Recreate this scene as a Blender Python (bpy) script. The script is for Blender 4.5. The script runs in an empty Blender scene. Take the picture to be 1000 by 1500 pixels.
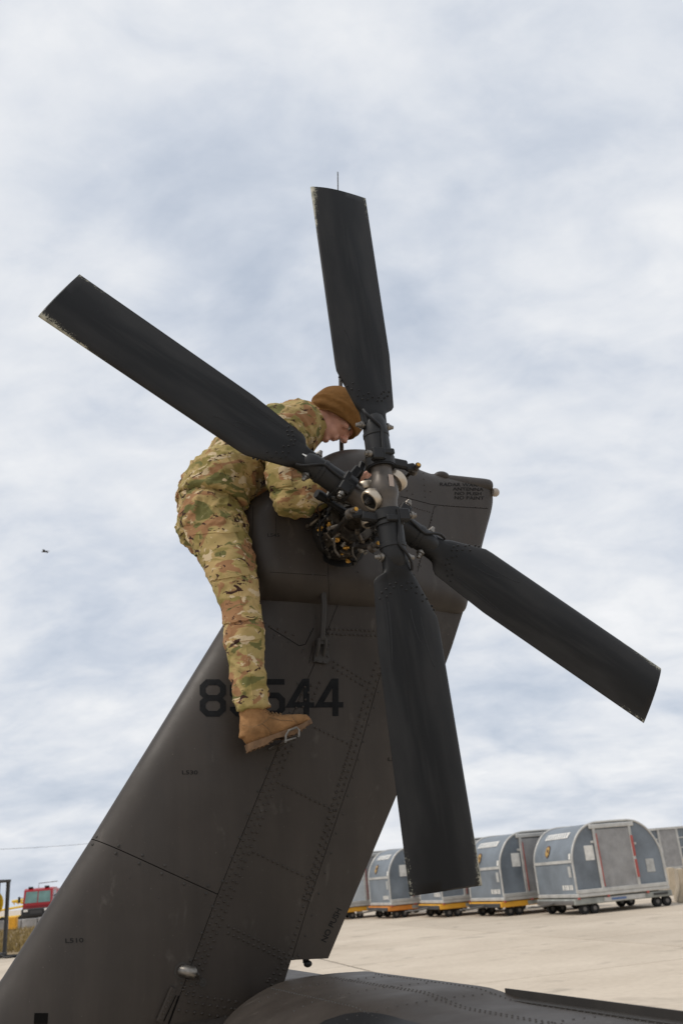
import bpy, bmesh, math, random
import numpy as np
from mathutils import Vector, Matrix, noise
from mathutils.bvhtree import BVHTree
random.seed(7)
R = math.radians
scene = bpy.context.scene
C = scene.collection

# ------------------------------------------------------------------ camera
CAM_H, FPX, PITCH, ROLL = 1.5, 1320.0, R(22.2), R(5.0)
fw = Vector((0, math.cos(PITCH), math.sin(PITCH)))
up0 = Vector((0, -math.sin(PITCH), math.cos(PITCH)))
rt0 = Vector((1, 0, 0))
rt = rt0*math.cos(ROLL) - up0*math.sin(ROLL)
up = up0*math.cos(ROLL) + rt0*math.sin(ROLL)
cd = bpy.data.cameras.new('camera')
cam = bpy.data.objects.new('camera', cd); C.objects.link(cam)
m = Matrix((rt, up, -fw)).transposed().to_4x4()
m.translation = (0, 0, CAM_H)
cam.matrix_world = m
cd.sensor_fit = 'VERTICAL'; cd.sensor_height = 36.0
cd.lens = 36.0*FPX/1500.0
cd.clip_start = 0.05; cd.clip_end = 6000
cd.dof.use_dof = True; cd.dof.focus_distance = 3.45; cd.dof.aperture_fstop = 4.5
scene.camera = cam

# ------------------------------------------------------------------ world: overcast sky
SUN_EL, SUN_AZ = R(52), R(-58)        # azimuth from +Y towards +X (negative: to the left)
SUN_DIR = Vector((math.sin(SUN_AZ)*math.cos(SUN_EL), -0.35*math.cos(SUN_EL), math.sin(SUN_EL))).normalized()
world = bpy.data.worlds.new('World'); scene.world = world; world.use_nodes = True
nt = world.node_tree; nt.nodes.clear()
def N(t, kind, **kw):
    n = t.nodes.new(kind)
    for k, v in kw.items(): setattr(n, k, v)
    return n
def L(t, a, b): t.links.new(a, b)
def ramp(t, pts, fac=None):
    r = N(t, 'ShaderNodeValToRGB')
    e = r.color_ramp.elements
    while len(e) < len(pts): e.new(0.5)
    for el, (p, c) in zip(e, pts):
        el.position = p; el.color = (c[0], c[1], c[2], 1) if not isinstance(c, (int, float)) else (c, c, c, 1)
    if fac is not None: L(t, fac, r.inputs[0])
    return r
sky = N(nt, 'ShaderNodeTexSky', sky_type='NISHITA', sun_disc=False)
sky.sun_elevation = math.asin(SUN_DIR.z); sky.sun_rotation = math.atan2(SUN_DIR.x, SUN_DIR.y)
sky.dust_density = 2.0
tc = N(nt, 'ShaderNodeTexCoord')
sep = N(nt, 'ShaderNodeSeparateXYZ'); L(nt, tc.outputs['Generated'], sep.inputs[0])
def wm(op, a, b=None):
    n = N(nt, 'ShaderNodeMath', operation=op)
    for i, v in enumerate((a, b)):
        if v is None: continue
        if isinstance(v, (int, float)): n.inputs[i].default_value = v
        else: L(nt, v, n.inputs[i])
    return n.outputs[0]
zz = wm('ADD', wm('MAXIMUM', sep.outputs['Z'], 0.0), 0.34)
comb = N(nt, 'ShaderNodeCombineXYZ')
L(nt, wm('DIVIDE', sep.outputs['X'], zz), comb.inputs[0]); L(nt, wm('DIVIDE', sep.outputs['Y'], zz), comb.inputs[1])
mp = N(nt, 'ShaderNodeMapping'); L(nt, comb.outputs[0], mp.inputs[0])
mp.inputs['Rotation'].default_value = (0, 0, R(18)); mp.inputs['Scale'].default_value = (1.35, 1.75, 1); mp.inputs['Location'].default_value = (0.4, 2.3, 0)
n1 = N(nt, 'ShaderNodeTexNoise'); n1.inputs['Scale'].default_value = 1.5; n1.inputs['Detail'].default_value = 7; n1.inputs['Roughness'].default_value = 0.52; n1.inputs['Distortion'].default_value = 0.35
n2 = N(nt, 'ShaderNodeTexNoise'); n2.inputs['Scale'].default_value = 4.2; n2.inputs['Detail'].default_value = 8; n2.inputs['Roughness'].default_value = 0.55; n2.inputs['Distortion'].default_value = 0.5
L(nt, mp.outputs[0], n1.inputs['Vector']); L(nt, mp.outputs[0], n2.inputs['Vector'])
n3 = N(nt, 'ShaderNodeTexNoise'); n3.inputs['Scale'].default_value = 10.5; n3.inputs['Detail'].default_value = 9; n3.inputs['Roughness'].default_value = 0.6; n3.inputs['Distortion'].default_value = 0.25
L(nt, mp.outputs[0], n3.inputs['Vector'])
cl = wm('ADD', wm('ADD', wm('MULTIPLY', n1.outputs[0], 0.56), wm('MULTIPLY', n2.outputs[0], 0.32)), wm('MULTIPLY', n3.outputs[0], 0.12))
cloud = ramp(nt, [(0.34, (0.475, 0.53, 0.62)), (0.43, (0.56, 0.605, 0.68)), (0.51, (0.65, 0.68, 0.73)), (0.60, (0.75, 0.765, 0.79)), (0.70, (0.83, 0.835, 0.85))], cl)
bs = N(nt, 'ShaderNodeBackground'); L(nt, sky.outputs[0], bs.inputs[0]); bs.inputs[1].default_value = 0.09
bc = N(nt, 'ShaderNodeBackground'); L(nt, cloud.outputs[0], bc.inputs[0]); bc.inputs[1].default_value = 1.0
thin = ramp(nt, [(0.30, 0.86), (0.50, 0.98)], cl)
mix = N(nt, 'ShaderNodeMixShader'); L(nt, thin.outputs[0], mix.inputs[0]); L(nt, bs.outputs[0], mix.inputs[1]); L(nt, bc.outputs[0], mix.inputs[2])
wo = N(nt, 'ShaderNodeOutputWorld'); L(nt, mix.outputs[0], wo.inputs[0])

sd = bpy.data.lights.new('sun', 'SUN'); sd.energy = 1.5; sd.angle = R(11); sd.color = (1.0, 0.93, 0.84)
sun = bpy.data.objects.new('sun', sd); C.objects.link(sun)
sun.rotation_euler = SUN_DIR.to_track_quat('Z', 'Y').to_euler()
scene.view_settings.view_transform = 'Standard'; scene.view_settings.look = 'None'
scene.view_settings.exposure = 0.2; scene.view_settings.gamma = 1.0
scene.view_settings.use_curve_mapping = False

# ------------------------------------------------------------------ frames and pixel rays
YAW = R(23.88)
HUB = Vector((0.1672, 3.1022, CAM_H + 1.3401))
HM = Matrix.Translation((HUB.x, HUB.y, 0)) @ Matrix.Rotation(YAW, 4, 'Z')   # helicopter frame: x aft, y away, z height
HI = HM.inverted()
CAMW = Vector((0, 0, CAM_H)); CAMH = HI @ CAMW
def ray(px, py): return fw + rt*((px-500)/FPX) - up*((py-750)/FPX)
def hp(px, py, Y):
    """point seen at a pixel, in the helicopter frame, on its upright plane y = Y"""
    d = HI.to_3x3() @ ray(px, py)
    return CAMH + d*((Y - CAMH.y)/d.y)
def gp(px, py, z=0.0):
    d = ray(px, py); return CAMW + d*((z - CAM_H)/d.z)

# ------------------------------------------------------------------ materials
MATS = {}
def mat(name, col, rough=0.6, metal=0.0, var=0.12, scale=6.0, bump=0.0, bscale=60.0, spec=0.5, rvar=0.0, streak=None):
    mt = bpy.data.materials.new(name); mt.use_nodes = True; t = mt.node_tree
    b = t.nodes['Principled BSDF']
    b.inputs['Metallic'].default_value = metal; b.inputs['Roughness'].default_value = rough
    b.inputs['Specular IOR Level'].default_value = spec
    co = N(t, 'ShaderNodeTexCoord')
    v = co.outputs['Object']
    if name in ('ulv_blue', 'curtain', 'aluminium', 'dolly_yellow', 'barrier'):
        oi = N(t, 'ShaderNodeObjectInfo'); mm = N(t, 'ShaderNodeVectorMath', operation='MULTIPLY_ADD'); L(t, oi.outputs['Random'], mm.inputs[0]); mm.inputs[1].default_value = (37, 51, 23); L(t, v, mm.inputs[2]); v = mm.outputs[0]
    if streak:
        mpn = N(t, 'ShaderNodeMapping'); mpn.inputs['Scale'].default_value = streak; L(t, v, mpn.inputs[0]); v = mpn.outputs[0]
    n = N(t, 'ShaderNodeTexNoise'); n.inputs['Scale'].default_value = scale; n.inputs['Detail'].default_value = 8; n.inputs['Roughness'].default_value = 0.62
    L(t, v, n.inputs['Vector'])
    lo = [max(0, c*(1-var*1.6)) for c in col]; hi = [min(1, c*(1+var*1.6)) for c in col]
    rp = ramp(t, [(0.3, lo), (0.7, hi)], n.outputs[0]); L(t, rp.outputs[0], b.inputs['Base Color'])
    if rvar:
        rr = N(t, 'ShaderNodeMapRange'); L(t, n.outputs[0], rr.inputs[0])
        rr.inputs[1].default_value = 0.3; rr.inputs[2].default_value = 0.7
        rr.inputs[3].default_value = max(0.05, rough-rvar); rr.inputs[4].default_value = min(1, rough+rvar); L(t, rr.outputs[0], b.inputs['Roughness'])
    if bump:
        n2 = N(t, 'ShaderNodeTexNoise'); n2.inputs['Scale'].default_value = bscale; n2.inputs['Detail'].default_value = 6; L(t, v, n2.inputs['Vector'])
        bp = N(t, 'ShaderNodeBump'); bp.inputs['Strength'].default_value = bump; bp.inputs['Distance'].default_value = 0.01
        L(t, n2.outputs[0], bp.inputs['Height']); L(t, bp.outputs[0], b.inputs['Normal'])
    MATS[name] = mt
    return mt
def drab_material():
    mt = bpy.data.materials.new('drab'); mt.use_nodes = True; t = mt.node_tree; b = t.nodes['Principled BSDF']
    co = N(t, 'ShaderNodeTexCoord')
    def nz(scale, detail, sc=None, dist=0.0):
        v = co.outputs['Object']
        if sc:
            mpn = N(t, 'ShaderNodeMapping'); mpn.inputs['Scale'].default_value = sc; L(t, v, mpn.inputs[0]); v = mpn.outputs[0]
        n = N(t, 'ShaderNodeTexNoise'); n.inputs['Scale'].default_value = scale; n.inputs['Detail'].default_value = detail; n.inputs['Roughness'].default_value = 0.62; n.inputs['Distortion'].default_value = dist
        L(t, v, n.inputs['Vector']); return n.outputs[0]
    def mixc(a, c, f, mode='MIX'):
        mx = N(t, 'ShaderNodeMix', data_type='RGBA', blend_type=mode)
        if isinstance(f, float): mx.inputs[0].default_value = f
        else: L(t, f, mx.inputs[0])
        for i, v in ((6, a), (7, c)):
            if isinstance(v, tuple): mx.inputs[i].default_value = (*v, 1)
            else: L(t, v, mx.inputs[i])
        return mx.outputs[2]
    n1 = nz(2.6, 8)
    c = ramp(t, [(0.32, (0.0350, 0.0275, 0.0218)), (0.68, (0.0470, 0.0378, 0.0303))], n1).outputs[0]
    run = ramp(t, [(0.40, 0.80), (0.62, 1.06)], nz(9, 6, (1.0, 1.0, 0.10))).outputs[0]
    c = mixc(c, run, 0.8, 'MULTIPLY')
    scuff = ramp(t, [(0.62, 0.0), (0.74, 0.6)], nz(11, 7, (1.0, 1.0, 0.45), 0.4)).outputs[0]
    c = mixc(c, (0.105, 0.092, 0.078), scuff)
    speck = ramp(t, [(0.735, 0.0), (0.75, 0.55)], nz(120, 2)).outputs[0]
    c = mixc(c, (0.16, 0.14, 0.12), speck)
    L(t, c, b.inputs['Base Color'])
    rr = ramp(t, [(0.3, 0.44), (0.7, 0.60)], nz(5, 6)); L(t, rr.outputs[0], b.inputs['Roughness'])
    b.inputs['Specular IOR Level'].default_value = 0.36
    bp = N(t, 'ShaderNodeBump'); bp.inputs['Strength'].default_value = 0.05; bp.inputs['Distance'].default_value = 0.01; L(t, nz(8, 3), bp.inputs['Height']); L(t, bp.outputs[0], b.inputs['Normal'])
    MATS['drab'] = mt
drab_material()
mat('drab_dark', (0.030, 0.026, 0.022), 0.6, var=0.15)
mat('joint', (0.006, 0.0055, 0.005), 0.9, spec=0.1)
mat('decal', (0.0105, 0.011, 0.012), 0.8, var=0.25, scale=30, spec=0.15)
mat('blade_fitting', (0.010, 0.010, 0.0105), 0.5, var=0.25, scale=14, rvar=0.1, spec=0.35)
mat('black_rubber', (0.007, 0.007, 0.0075), 0.5, var=0.2, spec=0.35)
mat('hub_metal', (0.085, 0.072, 0.060), 0.42, 0.35, var=0.2, scale=22, rvar=0.12)
mat('dark_metal', (0.028, 0.025, 0.022), 0.38, 0.4, var=0.35, scale=30, rvar=0.12)
mat('grimy_metal', (0.09, 0.075, 0.058), 0.36, 0.7, var=0.4, scale=40, rvar=0.15)
mat('bearing_metal', (0.50, 0.43, 0.34), 0.38, 0.7, var=0.04, scale=14, rvar=0.05)
mat('steel', (0.20, 0.185, 0.165), 0.38, 0.8, var=0.25, scale=60, rvar=0.1)
mat('brass', (0.55, 0.30, 0.06), 0.4, 0.7, var=0.25, scale=40)
mat('decal_faint', (0.017, 0.0165, 0.016), 0.8, spec=0.15)
mat('decal_pale', (0.45, 0.36, 0.30), 0.6)
mat('white_mark', (0.75, 0.75, 0.73), 0.6)
mat('lens', (0.36, 0.31, 0.26), 0.25, 0.0)
mat('coyote', (0.175, 0.085, 0.026), 0.95, var=0.10, scale=40, bump=0.35, bscale=420, spec=0.15)
mat('suede', (0.295, 0.160, 0.070), 0.92, var=0.20, scale=16, bump=0.3, bscale=160, spec=0.18)
mat('sole', (0.175, 0.100, 0.050), 0.85, var=0.2, scale=30)
mat('lace', (0.22, 0.13, 0.06), 0.9)
mat('eye_white', (0.7, 0.66, 0.62), 0.25); mat('iris', (0.05, 0.035, 0.02), 0.2)
mat('hair', (0.035, 0.022, 0.014), 0.7)
mat('ulv_blue', (0.165, 0.190, 0.215), 0.45, var=0.20, scale=1.1, rvar=0.12, bump=0.5, bscale=1.6)
mat('aluminium', (0.50, 0.49, 0.46), 0.45, 0.25, var=0.14, scale=3)
mat('curtain', (0.30, 0.295, 0.29), 0.85, var=0.12, scale=2.5)
mat('placard', (0.72, 0.70, 0.65), 0.6)
mat('placard_dull', (0.42, 0.42, 0.40), 0.6)
mat('red_strip', (0.40, 0.085, 0.07), 0.5)
mat('dolly_grey', (0.30, 0.31, 0.285), 0.6, var=0.25, scale=2.5)
mat('dolly_yellow', (0.72, 0.36, 0.03), 0.55, var=0.12, scale=2.0)
mat('dolly_orange', (0.66, 0.235, 0.035), 0.55, var=0.12, scale=2.0)
mat('tyre', (0.014, 0.014, 0.014), 0.85)
mat('rim', (0.16, 0.15, 0.14), 0.5, 0.4)
mat('shield_gold', (0.42, 0.26, 0.07), 0.5); mat('shield_brown', (0.10, 0.04, 0.015), 0.5)
mat('blue_mark', (0.10, 0.16, 0.32), 0.6)
mat('barrier', (0.44, 0.37, 0.275), 0.9, var=0.18, scale=1.8, bump=0.2, bscale=30)
mat('wall_grey', (0.27, 0.26, 0.25), 0.9, var=0.25, scale=1.5)
mat('truck_red', (0.33, 0.010, 0.016), 0.3, var=0.06)
mat('truck_black', (0.010, 0.010, 0.011), 0.5)
mat('yellow_paint', (0.70, 0.46, 0.02), 0.5)
mat('amber', (0.75, 0.36, 0.02), 0.5)
mat('post_dark', (0.035, 0.034, 0.034), 0.5)
mat('wood', (0.12, 0.09, 0.06), 0.9)
mat('cable', (0.03, 0.03, 0.03), 0.7)
mat('bird', (0.02, 0.018, 0.016), 0.8)
mat('white_container', (0.56, 0.60, 0.62), 0.5, var=0.1, scale=1.5)
gl = mat('windscreen', (0.10, 0.19, 0.17), 0.06, var=0.2, scale=1.0, spec=0.8)
dg = mat('dark_glass', (0.012, 0.014, 0.016), 0.08, spec=0.7)

# skin
sk = mat('skin', (0.56, 0.295, 0.215), 0.5, var=0.10, scale=22, bump=0.08, bscale=300, spec=0.4)
sk.node_tree.nodes['Principled BSDF'].inputs['Subsurface Weight'].default_value = 0.12
sk.node_tree.nodes['Principled BSDF'].inputs['Subsurface Radius'].default_value = (0.012, 0.005, 0.003)

# rotor blade: black paint, worn pale at the tip edges (blade frame: x along the span, y across the chord)
def blade_material():
    mt = bpy.data.materials.new('blade_paint'); mt.use_nodes = True; t = mt.node_tree; b = t.nodes['Principled BSDF']
    co = N(t, 'ShaderNodeTexCoord'); sp = N(t, 'ShaderNodeSeparateXYZ'); L(t, co.outputs['Object'], sp.inputs[0])
    def M(op, a, c=None, d=None):
        n = N(t, 'ShaderNodeMath', operation=op)
        for i, v in enumerate((a, c, d)):
            if v is None: continue
            if isinstance(v, (int, float)): n.inputs[i].default_value = v
            else: L(t, v, n.inputs[i])
        return n.outputs[0]
    def smooth(v, a, c):
        n = N(t, 'ShaderNodeMapRange', interpolation_type='SMOOTHSTEP'); L(t, v, n.inputs[0])
        n.inputs[1].default_value = a; n.inputs[2].default_value = c; return n.outputs[0]
    mpn = N(t, 'ShaderNodeMapping'); mpn.inputs['Scale'].default_value = (0.35, 1, 1); L(t, co.outputs['Object'], mpn.inputs[0])
    na = N(t, 'ShaderNodeTexNoise'); na.inputs['Scale'].default_value = 13; na.inputs['Detail'].default_value = 8; L(t, mpn.outputs[0], na.inputs['Vector'])
    base = ramp(t, [(0.3, (0.0105, 0.0100, 0.0097)), (0.7, (0.0220, 0.0210, 0.0203))], na.outputs[0])
    mps = N(t, 'ShaderNodeMapping'); mps.inputs['Scale'].default_value = (0.10, 1, 1); L(t, co.outputs['Object'], mps.inputs[0])
    ns = N(t, 'ShaderNodeTexNoise'); ns.inputs['Scale'].default_value = 30; ns.inputs['Detail'].default_value = 7; L(t, mps.outputs[0], ns.inputs['Vector'])
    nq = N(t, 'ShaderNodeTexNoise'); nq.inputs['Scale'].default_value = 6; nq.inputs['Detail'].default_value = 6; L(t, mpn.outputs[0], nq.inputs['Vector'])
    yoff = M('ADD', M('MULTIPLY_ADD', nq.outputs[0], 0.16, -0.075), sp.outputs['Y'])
    mid_band = smooth(M('ABSOLUTE', yoff), 0.075, 0.028)  # darker band along the mid-chord, wandering with the noise
    mxq = N(t, 'ShaderNodeMix', data_type='RGBA'); L(t, M('MULTIPLY', mid_band, 0.85), mxq.inputs[0]); L(t, base.outputs[0], mxq.inputs[6]); mxq.inputs[7].default_value = (0.0035, 0.0034, 0.0034, 1)
    stk = ramp(t, [(0.54, 0.0), (0.75, 0.35)], ns.outputs[0])
    mxs = N(t, 'ShaderNodeMix', data_type='RGBA'); L(t, stk.outputs[0], mxs.inputs[0]); L(t, mxq.outputs[2], mxs.inputs[6]); mxs.inputs[7].default_value = (0.032, 0.030, 0.028, 1)
    nb = N(t, 'ShaderNodeTexNoise'); nb.inputs['Scale'].default_value = 260; nb.inputs['Detail'].default_value = 5; L(t, co.outputs['Object'], nb.inputs['Vector'])
    nc = N(t, 'ShaderNodeTexNoise'); nc.inputs['Scale'].default_value = 34; nc.inputs['Detail'].default_value = 6; L(t, co.outputs['Object'], nc.inputs['Vector'])
    tip = smooth(sp.outputs['X'], 1.08, 1.40)
    le = smooth(sp.outputs['Y'], 0.082, 0.142)
    te = M('MULTIPLY', smooth(M('MULTIPLY', sp.outputs['Y'], -1.0), 0.085, 0.122), 0.62)
    edge = M('MAXIMUM', le, te)
    amt = M('MULTIPLY', M('MULTIPLY', tip, edge), M('MULTIPLY_ADD', nc.outputs[0], 1.5, 0.05))
    amt = M('ADD', amt, M('MULTIPLY', smooth(sp.outputs['Y'], 0.124, 0.134), M('MULTIPLY', smooth(sp.outputs['X'], 0.6, 1.2), 0.42)))
    mask = smooth(M('ADD', M('MULTIPLY', amt, 0.66), M('MULTIPLY_ADD', nb.outputs[0], 0.9, -0.45)), 0.30, 0.46)
    wear = ramp(t, [(0.35, (0.20, 0.20, 0.155)), (0.65, (0.42, 0.40, 0.32))], nc.outputs[0])
    # stray chips
    vo = N(t, 'ShaderNodeTexVoronoi'); vo.inputs['Scale'].default_value = 30; L(t, co.outputs['Object'], vo.inputs['Vector'])
    chip = M('MULTIPLY', M('LESS_THAN', vo.outputs['Distance'], 0.035), M('GREATER_THAN', nc.outputs[0], 0.57))
    tot = M('MAXIMUM', mask, M('MULTIPLY', chip, 0.6))
    mx = N(t, 'ShaderNodeMix', data_type='RGBA'); L(t, tot, mx.inputs[0]); L(t, mxs.outputs[2], mx.inputs[6]); L(t, wear.outputs[0], mx.inputs[7])
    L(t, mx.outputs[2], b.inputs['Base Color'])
    rr = N(t, 'ShaderNodeMapRange'); L(t, na.outputs[0], rr.inputs[0]); rr.inputs[1].default_value = .3; rr.inputs[2].default_value = .7; rr.inputs[3].default_value = 0.34; rr.inputs[4].default_value = 0.52
    L(t, rr.outputs[0], b.inputs['Roughness'])
    nd = N(t, 'ShaderNodeTexNoise'); nd.inputs['Scale'].default_value = 5; nd.inputs['Detail'].default_value = 3; L(t, mpn.outputs[0], nd.inputs['Vector'])
    bp = N(t, 'ShaderNodeBump'); bp.inputs['Strength'].default_value = 0.10; bp.inputs['Distance'].default_value = 0.02; L(t, nd.outputs[0], bp.inputs['Height']); L(t, bp.outputs[0], b.inputs['Normal'])
    b.inputs['Specular IOR Level'].default_value = 0.24
    MATS['blade_paint'] = mt
blade_material()

# woodland-desert mixed camouflage cloth
def camo_material(name, rot=(0, 0, 0), off=(0, 0, 0)):
    mt = bpy.data.materials.new(name); mt.use_nodes = True; t = mt.node_tree; b = t.nodes['Principled BSDF']
    co = N(t, 'ShaderNodeTexCoord'); mpn = N(t, 'ShaderNodeMapping'); L(t, co.outputs['Object'], mpn.inputs[0])
    mpn.inputs['Rotation'].default_value = rot; mpn.inputs['Location'].default_value = off; mpn.inputs['Scale'].default_value = (1.0, 1.0, 1.75)
    def nz(scale, detail, rough, dist, shift):
        ad = N(t, 'ShaderNodeVectorMath', operation='ADD'); L(t, mpn.outputs[0], ad.inputs[0]); ad.inputs[1].default_value = shift
        n = N(t, 'ShaderNodeTexNoise'); L(t, ad.outputs[0], n.inputs['Vector'])
        n.inputs['Scale'].default_value = scale; n.inputs['Detail'].default_value = detail; n.inputs['Roughness'].default_value = rough; n.inputs['Distortion'].default_value = dist
        return n.outputs[0]
    def th(v, a, w=0.008): return ramp(t, [(a-w, 0.0), (a+w, 1.0)], v).outputs[0]
    def over(base, col, fac):
        mx = N(t, 'ShaderNodeMix', data_type='RGBA'); L(t, fac, mx.inputs[0])
        if isinstance(base, tuple): mx.inputs[6].default_value = (*base, 1)
        else: L(t, base, mx.inputs[6])
        if isinstance(col, tuple): mx.inputs[7].default_value = (*col, 1)
        else: L(t, col, mx.inputs[7])
        return mx.outputs[2]
    g0 = ramp(t, [(0.40, (0.47, 0.335, 0.150)), (0.60, (0.37, 0.285, 0.115))], nz(5.5, 2, 0.5, 0.0, (3, 1, 2))).outputs[0]
    c = over(g0, (0.255, 0.205, 0.068), th(nz(8.5, 3, 0.5, 0.5, (0, 5, 0)), 0.555, 0.03))
    c = over(c, (0.325, 0.175, 0.085), th(nz(6.5, 3, 0.55, 0.6, (7, 0, 3)), 0.562, 0.012))
    c = over(c, (0.150, 0.145, 0.052), th(nz(8.5, 4, 0.55, 0.8, (11, 4, 9)), 0.584, 0.016))
    c = over(c, (0.58, 0.46, 0.29), th(nz(16, 4, 0.55, 0.6, (2, 17, 5)), 0.605, 0.010))
    c = over(c, (0.055, 0.027, 0.020), th(nz(18, 4, 0.6, 0.8, (21, 3, 13)), 0.612, 0.006))
    L(t, c, b.inputs['Base Color']); b.inputs['Roughness'].default_value = 0.9; b.inputs['Specular IOR Level'].default_value = 0.2
    n2 = N(t, 'ShaderNodeTexNoise'); n2.inputs['Scale'].default_value = 500; L(t, co.outputs['Object'], n2.inputs['Vector'])
    n3 = N(t, 'ShaderNodeTexNoise'); n3.inputs['Scale'].default_value = 55; n3.inputs['Detail'].default_value = 4; L(t, co.outputs['Object'], n3.inputs['Vector'])
    sm = N(t, 'ShaderNodeMath', operation='MULTIPLY_ADD'); L(t, n3.outputs[0], sm.inputs[0]); sm.inputs[1].default_value = 3.0; L(t, n2.outputs[0], sm.inputs[2])
    bp = N(t, 'ShaderNodeBump'); bp.inputs['Strength'].default_value = 0.25; bp.inputs['Distance'].default_value = 0.002; L(t, sm.outputs[0], bp.inputs['Height']); L(t, bp.outputs[0], b.inputs['Normal'])
    MATS[name] = mt
camo_material('camo_trousers', (0, 0, 0), (0.3, 0.1, 0.7))
camo_material('camo_jacket', (0, R(-52), 0), (1.7, 0.4, 0.2))

# apron concrete
def concrete_material(name, joints):
    mt = bpy.data.materials.new(name); mt.use_nodes = True; t = mt.node_tree; b = t.nodes['Principled BSDF']
    geo = N(t, 'ShaderNodeNewGeometry')
    na = N(t, 'ShaderNodeTexNoise'); na.inputs['Scale'].default_value = 0.35; na.inputs['Detail'].default_value = 9; na.inputs['Roughness'].default_value = 0.65; L(t, geo.outputs['Position'], na.inputs['Vector'])
    nb = N(t, 'ShaderNodeTexNoise'); nb.inputs['Scale'].default_value = 9; nb.inputs['Detail'].default_value = 8; L(t, geo.outputs['Position'], nb.inputs['Vector'])
    c1 = ramp(t, [(0.3, (0.49, 0.415, 0.325)), (0.7, (0.62, 0.535, 0.43))], na.outputs[0])
    c2 = ramp(t, [(0.25, (0.90, 0.895, 0.89)), (0.6, (1, 1, 1))], nb.outputs[0])
    mx = N(t, 'ShaderNodeMix', data_type='RGBA', blend_type='MULTIPLY'); mx.inputs[0].default_value = 1; L(t, c1.outputs[0], mx.inputs[6]); L(t, c2.outputs[0], mx.inputs[7])
    # oil stains
    vo = N(t, 'ShaderNodeTexNoise'); vo.inputs['Scale'].default_value = 1.1; vo.inputs['Detail'].default_value = 4; vo.inputs['Distortion'].default_value = 0.6; L(t, geo.outputs['Position'], vo.inputs['Vector'])
    st = ramp(t, [(0.60, 1.0), (0.72, 0.74)], vo.outputs[0])
    mx2 = N(t, 'ShaderNodeMix', data_type='RGBA', blend_type='MULTIPLY'); mx2.inputs[0].default_value = 1; L(t, mx.outputs[2], mx2.inputs[6]); L(t, st.outputs[0], mx2.inputs[7])
    oi = N(t, 'ShaderNodeObjectInfo')
    tone = ramp(t, [(0.0, 0.92), (1.0, 1.05)], oi.outputs['Random'])
    mx3 = N(t, 'ShaderNodeMix', data_type='RGBA', blend_type='MULTIPLY'); mx3.inputs[0].default_value = 1; L(t, mx2.outputs[2], mx3.inputs[6]); L(t, tone.outputs[0], mx3.inputs[7])
    L(t, mx3.outputs[2], b.inputs['Base Color']); b.inputs['Roughness'].default_value = 0.9; b.inputs['Specular IOR Level'].default_value = 0.2
    bp = N(t, 'ShaderNodeBump'); bp.inputs['Strength'].default_value = 0.2; bp.inputs['Distance'].default_value = 0.01; L(t, nb.outputs[0], bp.inputs['Height']); L(t, bp.outputs[0], b.inputs['Normal'])
    MATS[name] = mt
concrete_material('concrete', True)
mat('sealant', (0.045, 0.04, 0.034), 0.9, var=0.2, scale=2)
mat('soil', (0.23, 0.165, 0.085), 0.95, var=0.3, scale=1.5)
mat('dry_grass', (0.25, 0.18, 0.065), 0.9, var=0.4, scale=0.8)

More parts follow.
